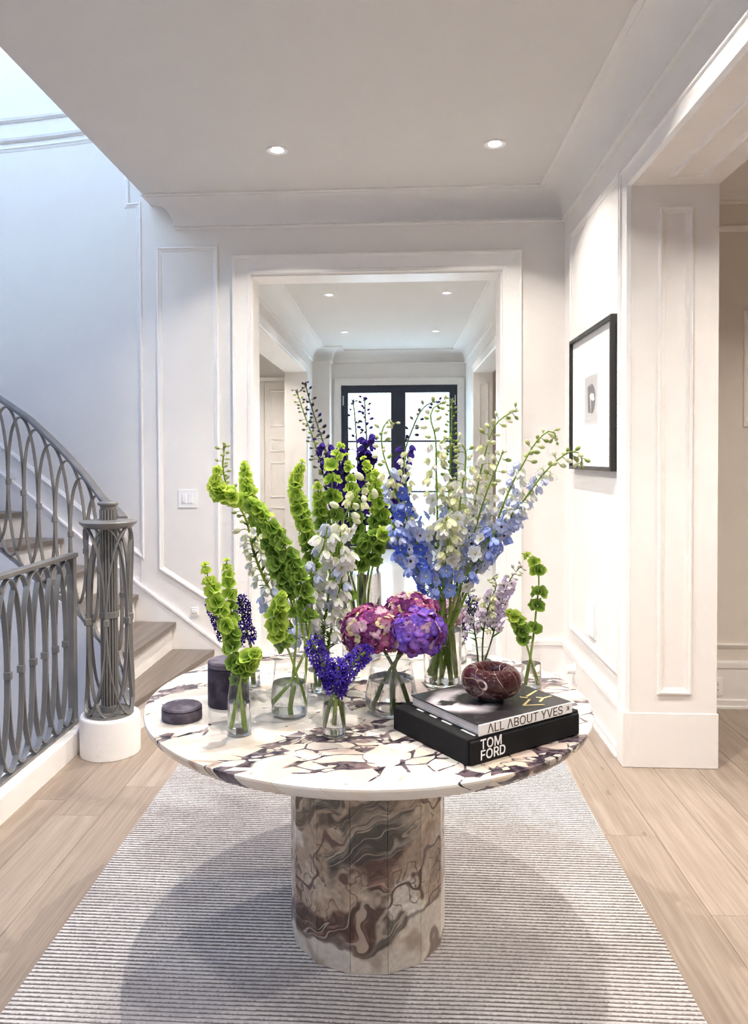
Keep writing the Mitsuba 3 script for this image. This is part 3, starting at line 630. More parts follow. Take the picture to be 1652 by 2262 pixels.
# ================================================================== table
TX, TY, TR, TZ = -.0983, 2.4144, .6965, .757
tb = thing('pedestal_table', 'round violet-veined marble pedestal table in the middle of the hall', 'table')
pr = [(.001, TZ - .046), (TR - .060, TZ - .046), (TR - .040, TZ - .043), (TR - .018, TZ - .034), (TR - .006, TZ - .022), (TR - .001, TZ - .010), (TR, TZ - .006), (TR - .0015, TZ - .0015), (TR - .005, TZ), (.001, TZ)]
put('tabletop', lathe(pr, 160, (TX, TY, 0)), 'm_marble', 25, parent=tb)
NP, PR_, PZ = 14, .248, TZ - .046
ped = put('pedestal', lathe([(.001, .012), (PR_ - .02, .012), (PR_ - .02, PZ), (.001, PZ)], 28, (TX, TY, 0)), 'm_black', parent=tb)
for k in range(NP):
    a0, a1 = 2 * np.pi * (k + .12) / NP, 2 * np.pi * (k + 1.12) / NP
    e = .0022
    aa0, aa1 = a0 + e, a1 - e
    q = [(r * math.cos(a), r * math.sin(a)) for r, a in ((PR_, aa0), (PR_, aa1), (PR_ - .024, aa1), (PR_ - .024, aa0))]
    v, uvs = [], []
    m = trimesh.creation.extrude_polygon(Polygon(q), PZ - .011, engine='earcut'); m.apply_translation([TX, TY, .011])
    ang = np.unwrap(np.arctan2(m.vertices[:, 1] - TY, m.vertices[:, 0] - TX) + np.pi / 2)
    ang = (a0 + a1) / 2 + (np.arctan2(m.vertices[:, 1] - TY, m.vertices[:, 0] - TX) - (a0 + a1) / 2 + np.pi) % (2 * np.pi) - np.pi
    u = (((ang + np.pi / 2 + np.pi) % (2 * np.pi)) - np.pi) * PR_ if True else ang
    u = ((ang + np.pi / 2 - 1e-9) % (2 * np.pi)); um = ((a0 + a1) / 2 + np.pi / 2) % (2 * np.pi)
    u = (um if um < np.pi else um - 2 * np.pi) + (ang - (a0 + a1) / 2)
    put('slab', m, 'm_pedestal', parent=ped, uv=np.column_stack([u * PR_, m.vertices[:, 2]]))

# ------------------------------------------------------------------ things on the table
def can(px, base_y, hw, top_y, label, mats, seam=.55, n=48):
    c = at(px, base_y, Z=TZ); r = hw * c[1] / FPX; Y = c[1] + r
    c = at(px, base_y - 8, Y=Y); h = at(px, top_y, Y=Y)[2] - TZ
    t = thing('round_box', label, 'box')
    s = TZ + h * seam
    put('body', lathe([(.001, TZ), (r - .002, TZ), (r, TZ + .003), (r, s - .001), (r - .0025, s), (.001, s)], n, (c[0], Y, 0)), mats[0], 30, parent=t)
    put('lid', lathe([(.001, s + .0006), (r - .0025, s + .0006), (r, s + .0016), (r, TZ + h - .004), (r - .004, TZ + h), (r * .5, TZ + h + .0016), (.001, TZ + h + .002)], n, (c[0], Y, 0)), mats[1], 30, parent=t)
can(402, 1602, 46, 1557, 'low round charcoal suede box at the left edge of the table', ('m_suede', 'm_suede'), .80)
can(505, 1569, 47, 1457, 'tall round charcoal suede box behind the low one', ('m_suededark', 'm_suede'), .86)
# books
def frame_of(o, ex, ey):
    """matrix with columns ex, ey (unit, horizontal), z and origin o"""
    m = np.eye(4); m[:3, 0], m[:3, 1], m[:3, 2], m[:3, 3] = ex, ey, [0, 0, 1], o; return m
def place(m, F): m = m.copy(); m.apply_transform(F); return m
o = at(1037, 1696, Z=TZ); pr_, pl_ = at(1283, 1622.5, Z=TZ), at(870, 1610, Z=TZ)
ex = (pr_ - o); W1 = np.linalg.norm(ex); ex /= W1; ey = np.array([-ex[1], ex[0], 0]); D1 = np.linalg.norm(pl_ - o)
h1 = .066
F1 = frame_of(o, ex, ey)
b1 = thing('boxed_book', 'large black boxed book lying under the white-spined book', 'book')
put('slipcase', place(cat([box(0, W1, .008, D1, 0, h1, .0025), box(.006, W1 - .006, 0, .02, .003, h1 - .006, .002)]), F1), 'm_blackmatte', parent=b1)
def up_face(mesh, F, x, z, depth=.0006):
    """lettering drawn in xy, stood on the front face (y = 0) of a book"""
    m = mesh.copy(); R = np.array([[1, 0, 0, x], [0, 0, -1, .0001], [0, 1, 0, z], [0, 0, 0, 1.0]]); m.apply_transform(R); m.apply_transform(F); return m
for txt, z in (('TOM', .0375), ('FORD', .0105)):
    put('lettering', up_face(meshkit.text_mesh(txt, .0235, .0008, True), F1, .034, z), 'm_lettering', parent=b1)
B2 = TZ + h1
o2 = at(1057.7, 1628, Z=B2); r2, l2 = at(1264, 1574, Z=B2), at(908, 1558, Z=B2)
ex2 = r2 - o2; W2 = np.linalg.norm(ex2); ex2 /= W2; ey2 = np.array([-ex2[1], ex2[0], 0]); D2 = np.linalg.norm(l2 - o2); h2 = .0295
F2 = frame_of(o2, ex2, ey2)
b2 = thing('art_book', 'white-spined hardback book with a black cover lying on the black box', 'book')
cv = box(0, W2, .004, D2, h2 - .003, h2, .0006)
ct = trimesh.Trimesh(np.array([[0.001, .005, h2 + .0002], [W2 - .001, .005, h2 + .0002], [W2 - .001, D2 - .001, h2 + .0002], [.001, D2 - .001, h2 + .0002]]), [[0, 1, 2], [0, 2, 3]], process=False)
put('cover', place(cat([cv, box(0, W2, .004, D2, 0, .003, .0006)]), F2), 'm_black', parent=b2)
put('cover_print', place(ct, F2), 'm_cover', parent=b2, uv=np.array([[0, 0], [1, 0], [1, 1], [0, 1.0]]))
put('pages', place(box(.004, W2 - .004, .004, D2 - .004, .003, h2 - .003), F2), 'm_pages', parent=b2)
put('spine', place(box(0, W2, 0, .004, 0, h2 - .0008, .0008), F2), 'm_white', parent=b2)
tm = meshkit.text_mesh('\u039bLL \u039bBOUT YVES', .0225, .0006); wd = tm.bounds[1][0] - tm.bounds[0][0]
S = np.diag([.80 * W2 / wd, 1, 1, 1.0]); tm.apply_transform(S)
put('spine_title', up_face(tm, F2, .028 - tm.bounds[0][0] * 0, .0035), 'm_brown', parent=b2)
km = meshkit.text_mesh('K', .012, .0006, True); km.apply_transform(np.diag([-1, 1, 1, 1.0])); km.invert()
put('spine_mark', up_face(km, F2, W2 - .012, .009), 'm_brown', parent=b2)
def strip_on(F, x0, y0, x1, y1, w, z):
    d = np.array([x1 - x0, y1 - y0]); L = np.linalg.norm(d); m = box(0, L, -w / 2, w / 2, 0, .0005); m.apply_transform(trimesh.transformations.rotation_matrix(math.atan2(d[1], d[0]), [0, 0, 1])); m.apply_translation([x0, y0, z]); m.apply_transform(F); return m
F2i = np.linalg.inv(F2)
def cov(x, y): return (F2i @ np.r_[at(x, y, Z=B2 + h2), 1])[:2]
for nm, segs in (('Y', [(1184, 1540.5, 1201, 1542.5), (1200, 1542.5, 1218, 1537.5), (1200, 1542, 1192, 1550.5)]), ('V', [(1156, 1559, 1170, 1545), (1157, 1558.5, 1202, 1556.5)]), ('N', [(1163, 1539, 1185, 1525.5), (1148, 1540, 1166, 1542)])):
    put('cover_letter', cat([strip_on(F2, *cov(q[0], q[1]), *cov(q[2], q[3]), .007, h2 + .0003) for q in segs]), 'm_gold', parent=b2)
put('tab', place(cat([box(-.007, 0.002, D2 * a, D2 * b, -.0003, .0006) for a, b in ((.04, .22), (.36, .5), (.58, .68), (.78, .88))]), F2), 'm_white', parent=b2)
# stone bowl
B3 = B2 + h2 + .0006
bc = at(1085, 1552, Z=B3); Rb = 67 * 2.06 / FPX; by = bc[1] + .035; bx = at(1085, 1530, Y=by)[0]
bw = thing('stone_bowl', 'chunky red marble ring bowl on the stacked books', 'bowl')
th = np.linspace(0, 2 * np.pi, 40)
hb = .076
pro = [(.001, B3 + .014)] + [(Rb * .60 + Rb * .40 * math.sin(a), B3 + .014 + hb / 2 - hb / 2 * math.cos(a)) for a in np.linspace(-.15, np.pi, 26)] + [(Rb * .60 - Rb * .22 * math.sin(a), B3 + .014 + hb / 2 + hb / 2 * math.cos(a)) for a in np.linspace(.15, 1.75, 12)] + [(Rb * .3, B3 + .042), (.001, B3 + .040)]
put('ring', lathe(pro, 64, (bx, by, 0)), 'm_bowl', 30, parent=bw)
put('foot', lathe([(.001, B3), (Rb * .40, B3), (Rb * .42, B3 + .002), (Rb * .42, B3 + .020), (.001, B3 + .02)], 40, (bx, by, 0)), 'm_black', 30, parent=bw)

# ------------------------------------------------------------------ wall fittings
pf = thing('picture', 'black framed abstract print with a wide white mount on the right wall', 'picture')
Y0, Y1, Z0, Z1 = 3.945, 4.885, 1.447, 2.255
FXB = RX - .004
FP = [(0, 0), (0, .034), (.020, .036), (.022, .030), (.022, .012)]
put('frame', sweep2([(Y0, Z0), (Y0, Z1), (Y1, Z1), (Y1, Z0)], [(-a, h) for a, h in FP], lambda u, v, w: (FXB - w, u, v), closed=True), 'm_black', parent=pf)
put('mount', box(FXB - .016, FXB - .004, Y0 + .015, Y1 - .015, Z0 + .015, Z1 - .015), 'm_mat', parent=pf)
put('mount_bevel', sweep2([(4.27, 1.72), (4.27, 1.985), (4.545, 1.985), (4.545, 1.72)], [(.004, 0), (.003, .0026), (-.001, .0006)], lambda u, v, w: (FXB - .016 - w, u, v), closed=True), 'm_white', parent=pf)
put('print', box(FXB - .0172, FXB - .015, 4.27, 4.545, 1.72, 1.985), 'm_greypaper', parent=pf)
def flat(poly, x, m_): 
    m = trimesh.creation.extrude_polygon(poly, .0008, engine='earcut'); v = m.vertices; m = M(np.stack([x - v[:, 2], v[:, 0], v[:, 1]], -1), m.faces); put('print_shape', m, m_, parent=pf)
a = np.linspace(-np.pi / 2, np.pi / 2, 24)
half = Polygon([(4.40 - .085 * math.cos(t), 1.855 + .085 * math.sin(t)) for t in a][::1] + [(4.41, 1.94)])
flat(half, FXB - .0174, 'm_greyprint')
flat(Polygon([(4.415, 1.775), (4.472, 1.78), (4.478, 1.93), (4.43, 1.937), (4.41, 1.92), (4.436, 1.86)]), FXB - .0174, 'm_greyprint')
flat(Polygon([(4.32, 1.845), (4.36, 1.84), (4.41, 1.855), (4.435, 1.875), (4.40, 1.888), (4.345, 1.882)]), FXB - .0186, 'm_creamprint')
sw = thing('light_switch', 'white double light switch on the back wall beside the stairs', 'light switch')
put('plate', box(-1.530, -1.397, YB - .007, YB, 1.178, 1.307, .002), 'm_white', parent=sw)
for x in (-1.487, -1.441): put('rocker', box(x - .016, x + .016, YB - .012, YB - .006, 1.21, 1.276, .002), 'm_white', parent=sw)
put('indicator', box(-1.497, -1.489, YB - .013, YB - .012, 1.213, 1.219), 'm_steel', parent=sw)
wp = thing('wall_plate', 'tall white blank cover plate low on the right wall', 'wall plate')
put('plate', box(RX - .008, RX, 4.36, 4.53, .475, .685, .002), 'm_white', parent=wp)
put('cover', box(RX - .022, RX - .008, 4.37, 4.52, .485, .675, .004), 'm_white', parent=wp)
pk = thing('plug_in_knob', 'round white plug-in device in the baseboard outlet by the right wall', 'plug-in device')
ky, kz = 4.80, .165
put('plate', box(RX - .020, RX - .014, ky - .04, ky + .04, kz - .06, kz + .06, .002), 'm_white', parent=pk)
m = lathe([(.001, 0), (.027, 0), (.029, .004), (.029, .046), (.026, .05), (.001, .05)], 32); m.apply_transform(trimesh.transformations.rotation_matrix(-np.pi / 2, [0, 1, 0])); m.apply_translation([RX - .018, ky, kz + .02])
put('body', m, 'm_white', 30, parent=pk)
ou = thing('wall_outlet', 'white outlet in the side room baseboard', 'outlet')
put('plate', box(1.885, 1.962, FY - .022, FY - .014, .075, .185, .002), 'm_white', parent=ou)
put('socket', cat([box(1.91, 1.94, FY - .025, FY - .021, .095, .165, .002)]), 'm_white', parent=ou)
put('slot', cat([box(1.918, 1.921, FY - .0256, FY - .0245, z, z + .01) for z in (.107, .14)] + [box(1.929, 1.932, FY - .0256, FY - .0245, z, z + .01) for z in (.107, .14)]), 'm_black', parent=ou)
# ================================================================== vases
def L(*c): return np.array([((x / 255 + .055) / 1.055) ** 2.4 if x > 10 else x / 3294.6 for x in c])
def vase(label, px, foot_y, sil, water_y, base_h=.010, bulge=False):
    """thin glass; sil = [(row, half width)] from the foot to the rim as seen in the photograph"""
    r0_ = sil[0][1]; c = at(px, foot_y, Z=TZ); Y = c[1] + r0_ * c[1] / FPX * .96
    x = at(px, foot_y - 4, Y=Y)[0]; d = (Y * math.cos(YAW) - x * math.sin(YAW)) / FPX
    pz = [(hw * d, max(at(px, y, Y=Y)[2], TZ + .0008)) for y, hw in sil]
    pz[0] = (pz[0][0], TZ + .0012)
    zs, rs = np.array([z for r, z in pz]), np.array([r for r, z in pz])
    order = np.argsort(zs); zs, rs = zs[order], rs[order]
    R = PchipInterpolator(zs, rs) if len(zs) > 2 else (lambda z: np.interp(z, zs, rs))
    zz = np.linspace(zs[0], zs[-1], 22)
    t = thing('vase', label, 'vase')
    put('wall', lathe([(float(R(z)), z) for z in zz], 56, (x, Y, 0)), 'm_glass', True, parent=t)
    zb_ = TZ + base_h
    rb = lambda z: float(R(z)) - .0006
    put('base', lathe([(.0004, TZ + .0006), (rb(TZ + .002) - .004, TZ + .0006), (rb(TZ + .003) - .001, TZ + .0022)] + [(rb(z), z) for z in np.linspace(TZ + .004, zb_, 4)] + [(rb(zb_) * .8, zb_ - .0025), (.0004, zb_ - .004)], 48, (x, Y, 0)), 'm_glasssolid', 30, parent=t)
    th = np.linspace(0, 2 * np.pi, 57)[:-1]; rr = rs[-1]; 
    ring = np.array([[x + rr * math.cos(a), Y + rr * math.sin(a), zs[-1]] for a in np.r_[th, th[:1]]])
    put('rim', tube(ring, .0015, 6, False), 'm_glasssolid', True, parent=t)
    if water_y:
        zw = at(px, water_y, Y=Y)[2]
        put('water', lathe([(.0004, zb_ + .0006), (float(R(zb_)) - .0035, zb_ + .0006)] + [(float(R(z)) - .0022, z) for z in np.linspace(zb_ + .002, zw, 10)] + [(.0004, zw)], 56, (x, Y, 0)), 'm_water', 40, parent=t)
    return Y
VY = {}
VY['front_left'] = vase('small clear bud vase with bells of Ireland in front of the tall round box', 529, 1630, [(1630, 25), (1610, 27), (1560, 26), (1488, 18)], 1550)
VY['carafe'] = vase('clear conical flask vase between the round boxes and the violet hyacinths', 640, 1588, [(1588, 27), (1572, 39), (1546, 42), (1500, 37), (1450, 32.5), (1409, 34)], 1506, .016)
VY['hyacinth'] = vase('small clear bud vase with violet hyacinths at the front of the table', 738, 1634, [(1634, 25), (1612, 27), (1570, 25.5), (1508, 21)], 1553)
VY['hydrangea'] = vase('squat clear flared vase holding the purple hydrangeas', 864, 1588, [(1588, 46), (1574, 57), (1550, 59), (1510, 54), (1470, 46), (1438, 40)], 1497, .014)
VY['tall_right'] = vase('tall clear cylinder vase with the blue and white delphiniums', 977, 1523, [(1523, 41), (1512, 44), (1400, 43.5), (1300, 43.5)], 1390, .012)
VY['lilac'] = vase('small clear bud vase with lilac delphiniums behind the stone bowl', 1063, 1494, [(1494, 21), (1478, 23), (1425, 19)], 1458)
VY['bell_right'] = vase('small clear bud vase with curving bells of Ireland right of the stone bowl', 1173, 1528, [(1528, 21), (1510, 23), (1460, 21.5), (1416, 17)], 1464)
VY['back_tall'] = vase('tall clear cylinder vase at the back holding bells of Ireland and dark delphiniums', 799, 1462, [(1462, 44), (1452, 47), (1330, 45), (1212, 40)], 1263, .012)
VY['white'] = vase('clear cylinder vase with white delphiniums behind the conical flask', 712, 1532, [(1532, 31), (1520, 34), (1440, 33.5), (1372, 33)], 1478, .012)
VY['dark_left'] = vase('slim clear bud vase with dark hyacinths behind the tall round box', 512, 1512, [(1512, 15), (1500, 17), (1460, 16), (1428, 13)], 1475)
VY['dark_left2'] = vase('slim clear bud vase standing between the tall round box and the conical flask', 560, 1519, [(1519, 14), (1508, 16), (1470, 15), (1432, 12)], 1482)
VY['back_mix'] = vase('clear vase at the back half hidden behind the tall delphinium cylinder', 1001, 1468, [(1468, 28), (1456, 30), (1410, 27), (1380, 24)], 1420)

# ================================================================== flowers
PL = {}
def template(name, verts, faces, cols):
    PL[name] = mikit.ply(M(verts, faces), 'm_petal', True, uv=np.asarray(cols, float))
def petal(R, W, n_l, n_w, zf, az, col, notch=.0, curl=0.0):
    """one petal lying along azimuth az: zf(t) lift, W(t) half width"""
    ts, ws = np.linspace(0, 1, n_l), np.linspace(-1, 1, n_w); P, C = [], []
    for t_ in ts:
        for w_ in ws:
            r = R * (.06 + .94 * t_) - notch * R * (abs(w_) < .5) * (t_ > .95)
            x, y, z = r, W(t_) * w_, zf(t_) + curl * w_ * w_
            P.append((x * math.cos(az) - y * math.sin(az), x * math.sin(az) + y * math.cos(az), z)); C.append(col(t_, w_))
    i, j = np.meshgrid(np.arange(n_l - 1), np.arange(n_w - 1), indexing='ij'); a = i * n_w + j
    f = np.concatenate([np.stack([a, a + n_w, a + n_w + 1], -1).reshape(-1, 3), np.stack([a, a + n_w + 1, a + 1], -1).reshape(-1, 3)])
    return np.array(P), f, np.array(C)
def join(parts):
    V, Fc, C, o_ = [], [], [], 0
    for v, f, c in parts: V.append(v); Fc.append(f + o_); C.append(c); o_ += len(v)
    return np.vstack(V), np.vstack(Fc), np.vstack(C)
def lump(rx, rz, z, col, n=6, m=5):
    th = np.linspace(0, np.pi, m); a = np.linspace(0, 2 * np.pi, n, endpoint=False)
    P = np.array([[(rx * math.sin(t_) * math.cos(b), rx * math.sin(t_) * math.sin(b), z - rz * math.cos(t_)) for b in a] for t_ in th]); g = grid(P, closed_v=True)
    C = np.array([[col(i / (m - 1), 0)] * n for i in range(m)]).reshape(-1, 2)
    return np.array(g.vertices), np.array(g.faces), C
def make_floret(name, c_in, c_out, bee, seed):
    r_ = random.Random(seed); ps = []; K, KB = ramp(c_in, c_out), ramp(bee * .6, bee)
    for k in range(5):
        az = 2 * np.pi * k / 5 + r_.uniform(-.12, .12); Rk = r_.uniform(.88, 1.05); lift = r_.uniform(.22, .42)
        ps.append(petal(Rk, lambda t_: .44 * math.sin(math.pi * min(1, .18 + .74 * t_)) + .02, 4, 3, lambda t_, q=lift: q * t_ ** .8 - .12 * t_ * t_, az, lambda t_, w_, q=r_.uniform(.9, 1.08): (K + t_, q), .10, .14))
    ps.append(lump(.16, .17, .14, lambda t_, _: (KB + t_, 1), 5, 4))
    ps.append((np.array([[.07, 0, -.02], [-.05, .06, -.02], [-.05, -.06, -.02], [-.05, 0, -.75]]), np.array([[0, 1, 3], [1, 2, 3], [2, 0, 3]]), np.array([(K, .8)] * 4)))
    template(name, *join(ps))
def make_bell(name, c_in, c_out, seed):
    r_ = random.Random(seed); ps = []; K = ramp(c_in, c_out)
    for k in range(5):
        az = 2 * np.pi * k / 5 + r_.uniform(-.15, .15); o_ = r_.uniform(.9, 1.1)
        P, f, C = petal(1, lambda t_: .40 * math.sin(math.pi * min(1, .22 + .66 * t_)) + .02, 5, 3, lambda t_: 0, 0, lambda t_, w_: (K + t_, 1))
        t_ = P[:, 0]; r = .10 + .52 * np.sin(np.clip(t_ * 1.5, 0, 1.57)) * o_; z = t_ ** 1.2 * 1.15
        x, y = r - .15 * np.abs(P[:, 1]), P[:, 1]
        ps.append((np.stack([x * math.cos(az) - y * math.sin(az), x * math.sin(az) + y * math.cos(az), z], -1), f, C))
    ps.append((np.array([[.07, 0, .02], [-.05, .06, .02], [-.05, -.06, .02], [.05, 0, -.6]]), np.array([[0, 1, 3], [1, 2, 3], [2, 0, 3]]), np.array([(K, .85)] * 4)))
    template(name, *join(ps))
def make_bud(name, c_base, c_tip, spur=True):
    K = ramp(c_base, c_tip); ps = [lump(.50, .80, .8, lambda t_, _: (K + t_, 1), 7, 6)]
    if spur: ps.append((np.array([[.10, 0, .15], [-.06, .09, .15], [-.06, -.09, .15], [.25, 0, -.8]]), np.array([[0, 1, 3], [1, 2, 3], [2, 0, 3]]), np.array([(K, .9)] * 4)))
    template(name, *join(ps))
WHITE, CREAM = L(236, 234, 232), L(228, 226, 200)
make_floret('fl_blue', L(165, 188, 238), L(112, 142, 224), L(235, 230, 215), 1); make_floret('fl_deepblue', L(104, 126, 216), L(68, 92, 198), L(240, 235, 220), 2)
make_floret('fl_pale', L(205, 214, 240), L(160, 180, 236), L(225, 220, 190), 3); make_floret('fl_pale2', L(215, 220, 240), L(182, 196, 238), L(60, 55, 50), 4)
make_floret('fl_white', L(225, 228, 210), WHITE, L(45, 42, 40), 5); make_floret('fl_white2', L(222, 226, 215), L(226, 228, 238), L(215, 205, 150), 6)
make_floret('fl_lilac', L(222, 210, 232), L(192, 176, 224), L(225, 215, 205), 7); make_floret('fl_lilacwhite', L(228, 222, 226), L(216, 206, 224), L(90, 80, 70), 8)
make_floret('fl_violet', L(70, 50, 135), L(50, 32, 122), L(40, 30, 60), 9); make_floret('fl_dark', L(50, 38, 100), L(36, 26, 88), L(30, 25, 45), 10)
make_bell('be_white', L(214, 220, 190), L(232, 230, 238), 11); make_bell('be_cream', L(206, 214, 160), CREAM, 12); make_bell('be_pale', L(205, 212, 225), L(190, 198, 230), 13)
make_bell('be_blue', L(175, 190, 232), L(140, 160, 226), 14); make_bell('be_violet', L(72, 56, 128), L(58, 40, 124), 15); make_bell('be_lilac', L(220, 212, 224), L(206, 192, 220), 16)
make_bud('bu_green', L(120, 142, 70), L(196, 204, 150)); make_bud('bu_cream', L(170, 184, 110), L(226, 226, 196)); make_bud('bu_dark', L(62, 68, 62), L(58, 50, 84)); make_bud('bu_white', L(196, 204, 160), L(234, 232, 222))
make_bud('bu_violet', L(70, 66, 96), L(66, 46, 128)); make_bud('bu_grey', L(104, 114, 88), L(130, 128, 126)); make_bud('bu_tip', L(110, 138, 60), L(140, 160, 80), False); make_bud('bu_lilac', L(190, 190, 170), L(224, 214, 222))
# calyx of bells of Ireland
def make_calyx(name, c_in, c_rim, seed, flower=False):
    r_ = random.Random(seed); n = 13; K = ramp(c_in, c_rim); KW = ramp(L(236, 232, 230))
    rings = [(.07, 0), (.40, .34), (.78, .60), (1.0, .78)]; P, C = [], []
    ph, am = r_.uniform(0, 6), r_.uniform(.06, .12)
    for i, (r, z) in enumerate(rings):
        for k in range(n):
            a = 2 * np.pi * k / n; q = i / 3
            P.append((r * (1 + am * q * math.sin(5 * a + ph)) * math.cos(a), r * (1 + am * q * math.sin(5 * a + ph)) * math.sin(a) * .86, z + .13 * q * math.sin(5 * a + ph + 1.2) + .10 * q * math.cos(2 * a + ph)))
            C.append((K + q, 1 + .06 * math.sin(7 * a)))
    g = grid(np.array(P).reshape(4, n, 3), closed_v=True); parts_ = [(np.array(g.vertices), np.array(g.faces), np.array(C))]
    if flower: parts_.append(lump(.17, .20, .28, lambda t_, _: (KW, 1), 5, 4))
    template(name, *join(parts_))
for k in range(3):
    make_calyx(f'ca_light{k}', L(140, 178, 36), L(214, 228, 120), 20 + k); make_calyx(f'ca_mid{k}', L(104, 150, 34), L(192, 214, 104), 30 + k); make_calyx(f'ca_dark{k}', L(62, 102, 28), L(150, 180, 86), 40 + k, k == 0)
def make_hyac(name, c1, c2, seed):
    r_ = random.Random(seed); ps = []; K = ramp(c2, c1)
    for k in range(6):
        az = 2 * np.pi * k / 6 + r_.uniform(-.15, .15); cu = r_.uniform(.5, 1.0)
        P, f, C = petal(1, lambda t_: .17 * (1 - .55 * t_), 5, 3, lambda t_: 0, 0, lambda t_, w_: (K + abs(w_), 1))
        t_ = P[:, 0]; x = .12 + .78 * np.sin(t_ * 1.5); z = .55 + .35 * np.sin(t_ * 2.2) - cu * .55 * t_ ** 3; y = P[:, 1]
        ps.append((np.stack([x * math.cos(az) - y * math.sin(az), x * math.sin(az) + y * math.cos(az), z], -1), f, C))
    ps.append(lump(.16, .34, .34, lambda t_, _: (K + 1, .8), 5, 4)); template(name, *join(ps))
make_hyac('hy_violet', L(48, 30, 128), L(98, 76, 196), 1); make_hyac('hy_deep', L(30, 16, 84), L(66, 44, 150), 2); make_hyac('hy_dark', L(24, 14, 58), L(44, 30, 100), 3)
def make_hydr(name, c1, c2, seed, eye):
    r_ = random.Random(seed); ps = []; K, KE = ramp(c1, c2), ramp(eye)
    for k in range(4):
        az = 2 * np.pi * k / 4 + r_.uniform(-.1, .1); q = r_.uniform(.85, 1.1)
        ps.append(petal(r_.uniform(.92, 1.06), lambda t_: .56 * math.sin(math.pi * min(1, .14 + .72 * t_)) + .02, 4, 3, lambda t_, s=r_.uniform(.02, .22): .22 * t_ * (1 - t_) * 2 + s * t_, az, lambda t_, w_, q=q: (K + t_, q), 0, -.10))
    ps.append(lump(.10, .10, .08, lambda t_, _: (KE, 1), 5, 4)); template(name, *join(ps))
make_hydr('hd_magenta', L(205, 140, 170), L(160, 60, 122), 1, L(225, 200, 150)); make_hydr('hd_purple', L(170, 130, 205), L(112, 62, 158), 2, L(190, 180, 215)); make_hydr('hd_plum', L(140, 80, 130), L(100, 40, 102), 3, L(215, 190, 190))
make_hydr('hd_mauve', L(228, 206, 210), L(188, 136, 176), 4, L(225, 205, 160)); make_hydr('hd_cream', L(214, 206, 150), L(226, 212, 176), 5, L(190, 190, 120)); make_hydr('hd_violet', L(150, 120, 210), L(90, 60, 168), 6, L(170, 160, 215))

def aim(p, d, s, spin=0.0, stretch=1.0):
    """matrix: local z along d, scaled by s, at p"""
    z = np.asarray(d, float); z = z / np.linalg.norm(z); x = np.cross(z, [.3, .5, .81]); x /= np.linalg.norm(x); y = np.cross(z, x)
    c, sn = math.cos(spin), math.sin(spin); m = np.eye(4)
    m[:3, 0], m[:3, 1], m[:3, 2], m[:3, 3] = (x * c + y * sn) * s, (-x * sn + y * c) * s, z * s * stretch, p
    return m
def path3(pts, Y0, Y1, n=40):
    q = []
    s = np.r_[0, np.cumsum(np.hypot(*np.diff(np.array(pts, float), axis=0).T))]; s /= s[-1]
    for (x, y), u in zip(pts, s): q.append(at(x, y, Y=Y0 + (Y1 - Y0) * u))
    return smoothpath(q, n)
def along(p, u):
    s = np.r_[0, np.cumsum(np.linalg.norm(np.diff(p, axis=0), axis=1))]; x = u * s[-1]
    q = np.array([np.interp(x, s, p[:, k]) for k in range(3)]); e = .01 * s[-1]
    d = np.array([np.interp(min(x + e, s[-1]), s, p[:, k]) - np.interp(max(x - e, 0), s, p[:, k]) for k in range(3)])
    return q, d / np.linalg.norm(d), s[-1]
def stem_mesh(t, tubes, cols):
    ms, cs = [], []
    for (p, r, k), c in zip(tubes, cols):
        m = tube(p, r, k); ms.append(m); cs.append(np.broadcast_to((ramp(c), 1.0), (len(m.vertices), 2)))
    put('stem', cat(ms), 'm_stem', True, parent=t, uv=np.vstack(cs))
def leaf(t, p, d, length, width, col, rr, name='leaf'):
    up = np.array([0, 0, 1.0]); sd = np.cross(d, up); sd /= np.linalg.norm(sd) + 1e-9; dn = np.cross(sd, d); P, C = [], []
    bend = rr.uniform(.1, .5); K = ramp(col * .8, col * 1.2)
    for u in np.linspace(0, 1, 6):
        for w_ in (-1, 0, 1):
            P.append(p + d * length * u + sd * width * w_ * math.sin(math.pi * min(.97, .08 + .9 * u)) - dn * (bend * length * u * u - .25 * width * abs(w_))); C.append((K + u, 1))
    g = grid(np.array(P).reshape(6, 3, 3)); put(name, g, 'm_petal', True, parent=t, uv=np.array(C))
G1, G2, GD = L(112, 140, 48), L(80, 112, 40), L(62, 60, 66)
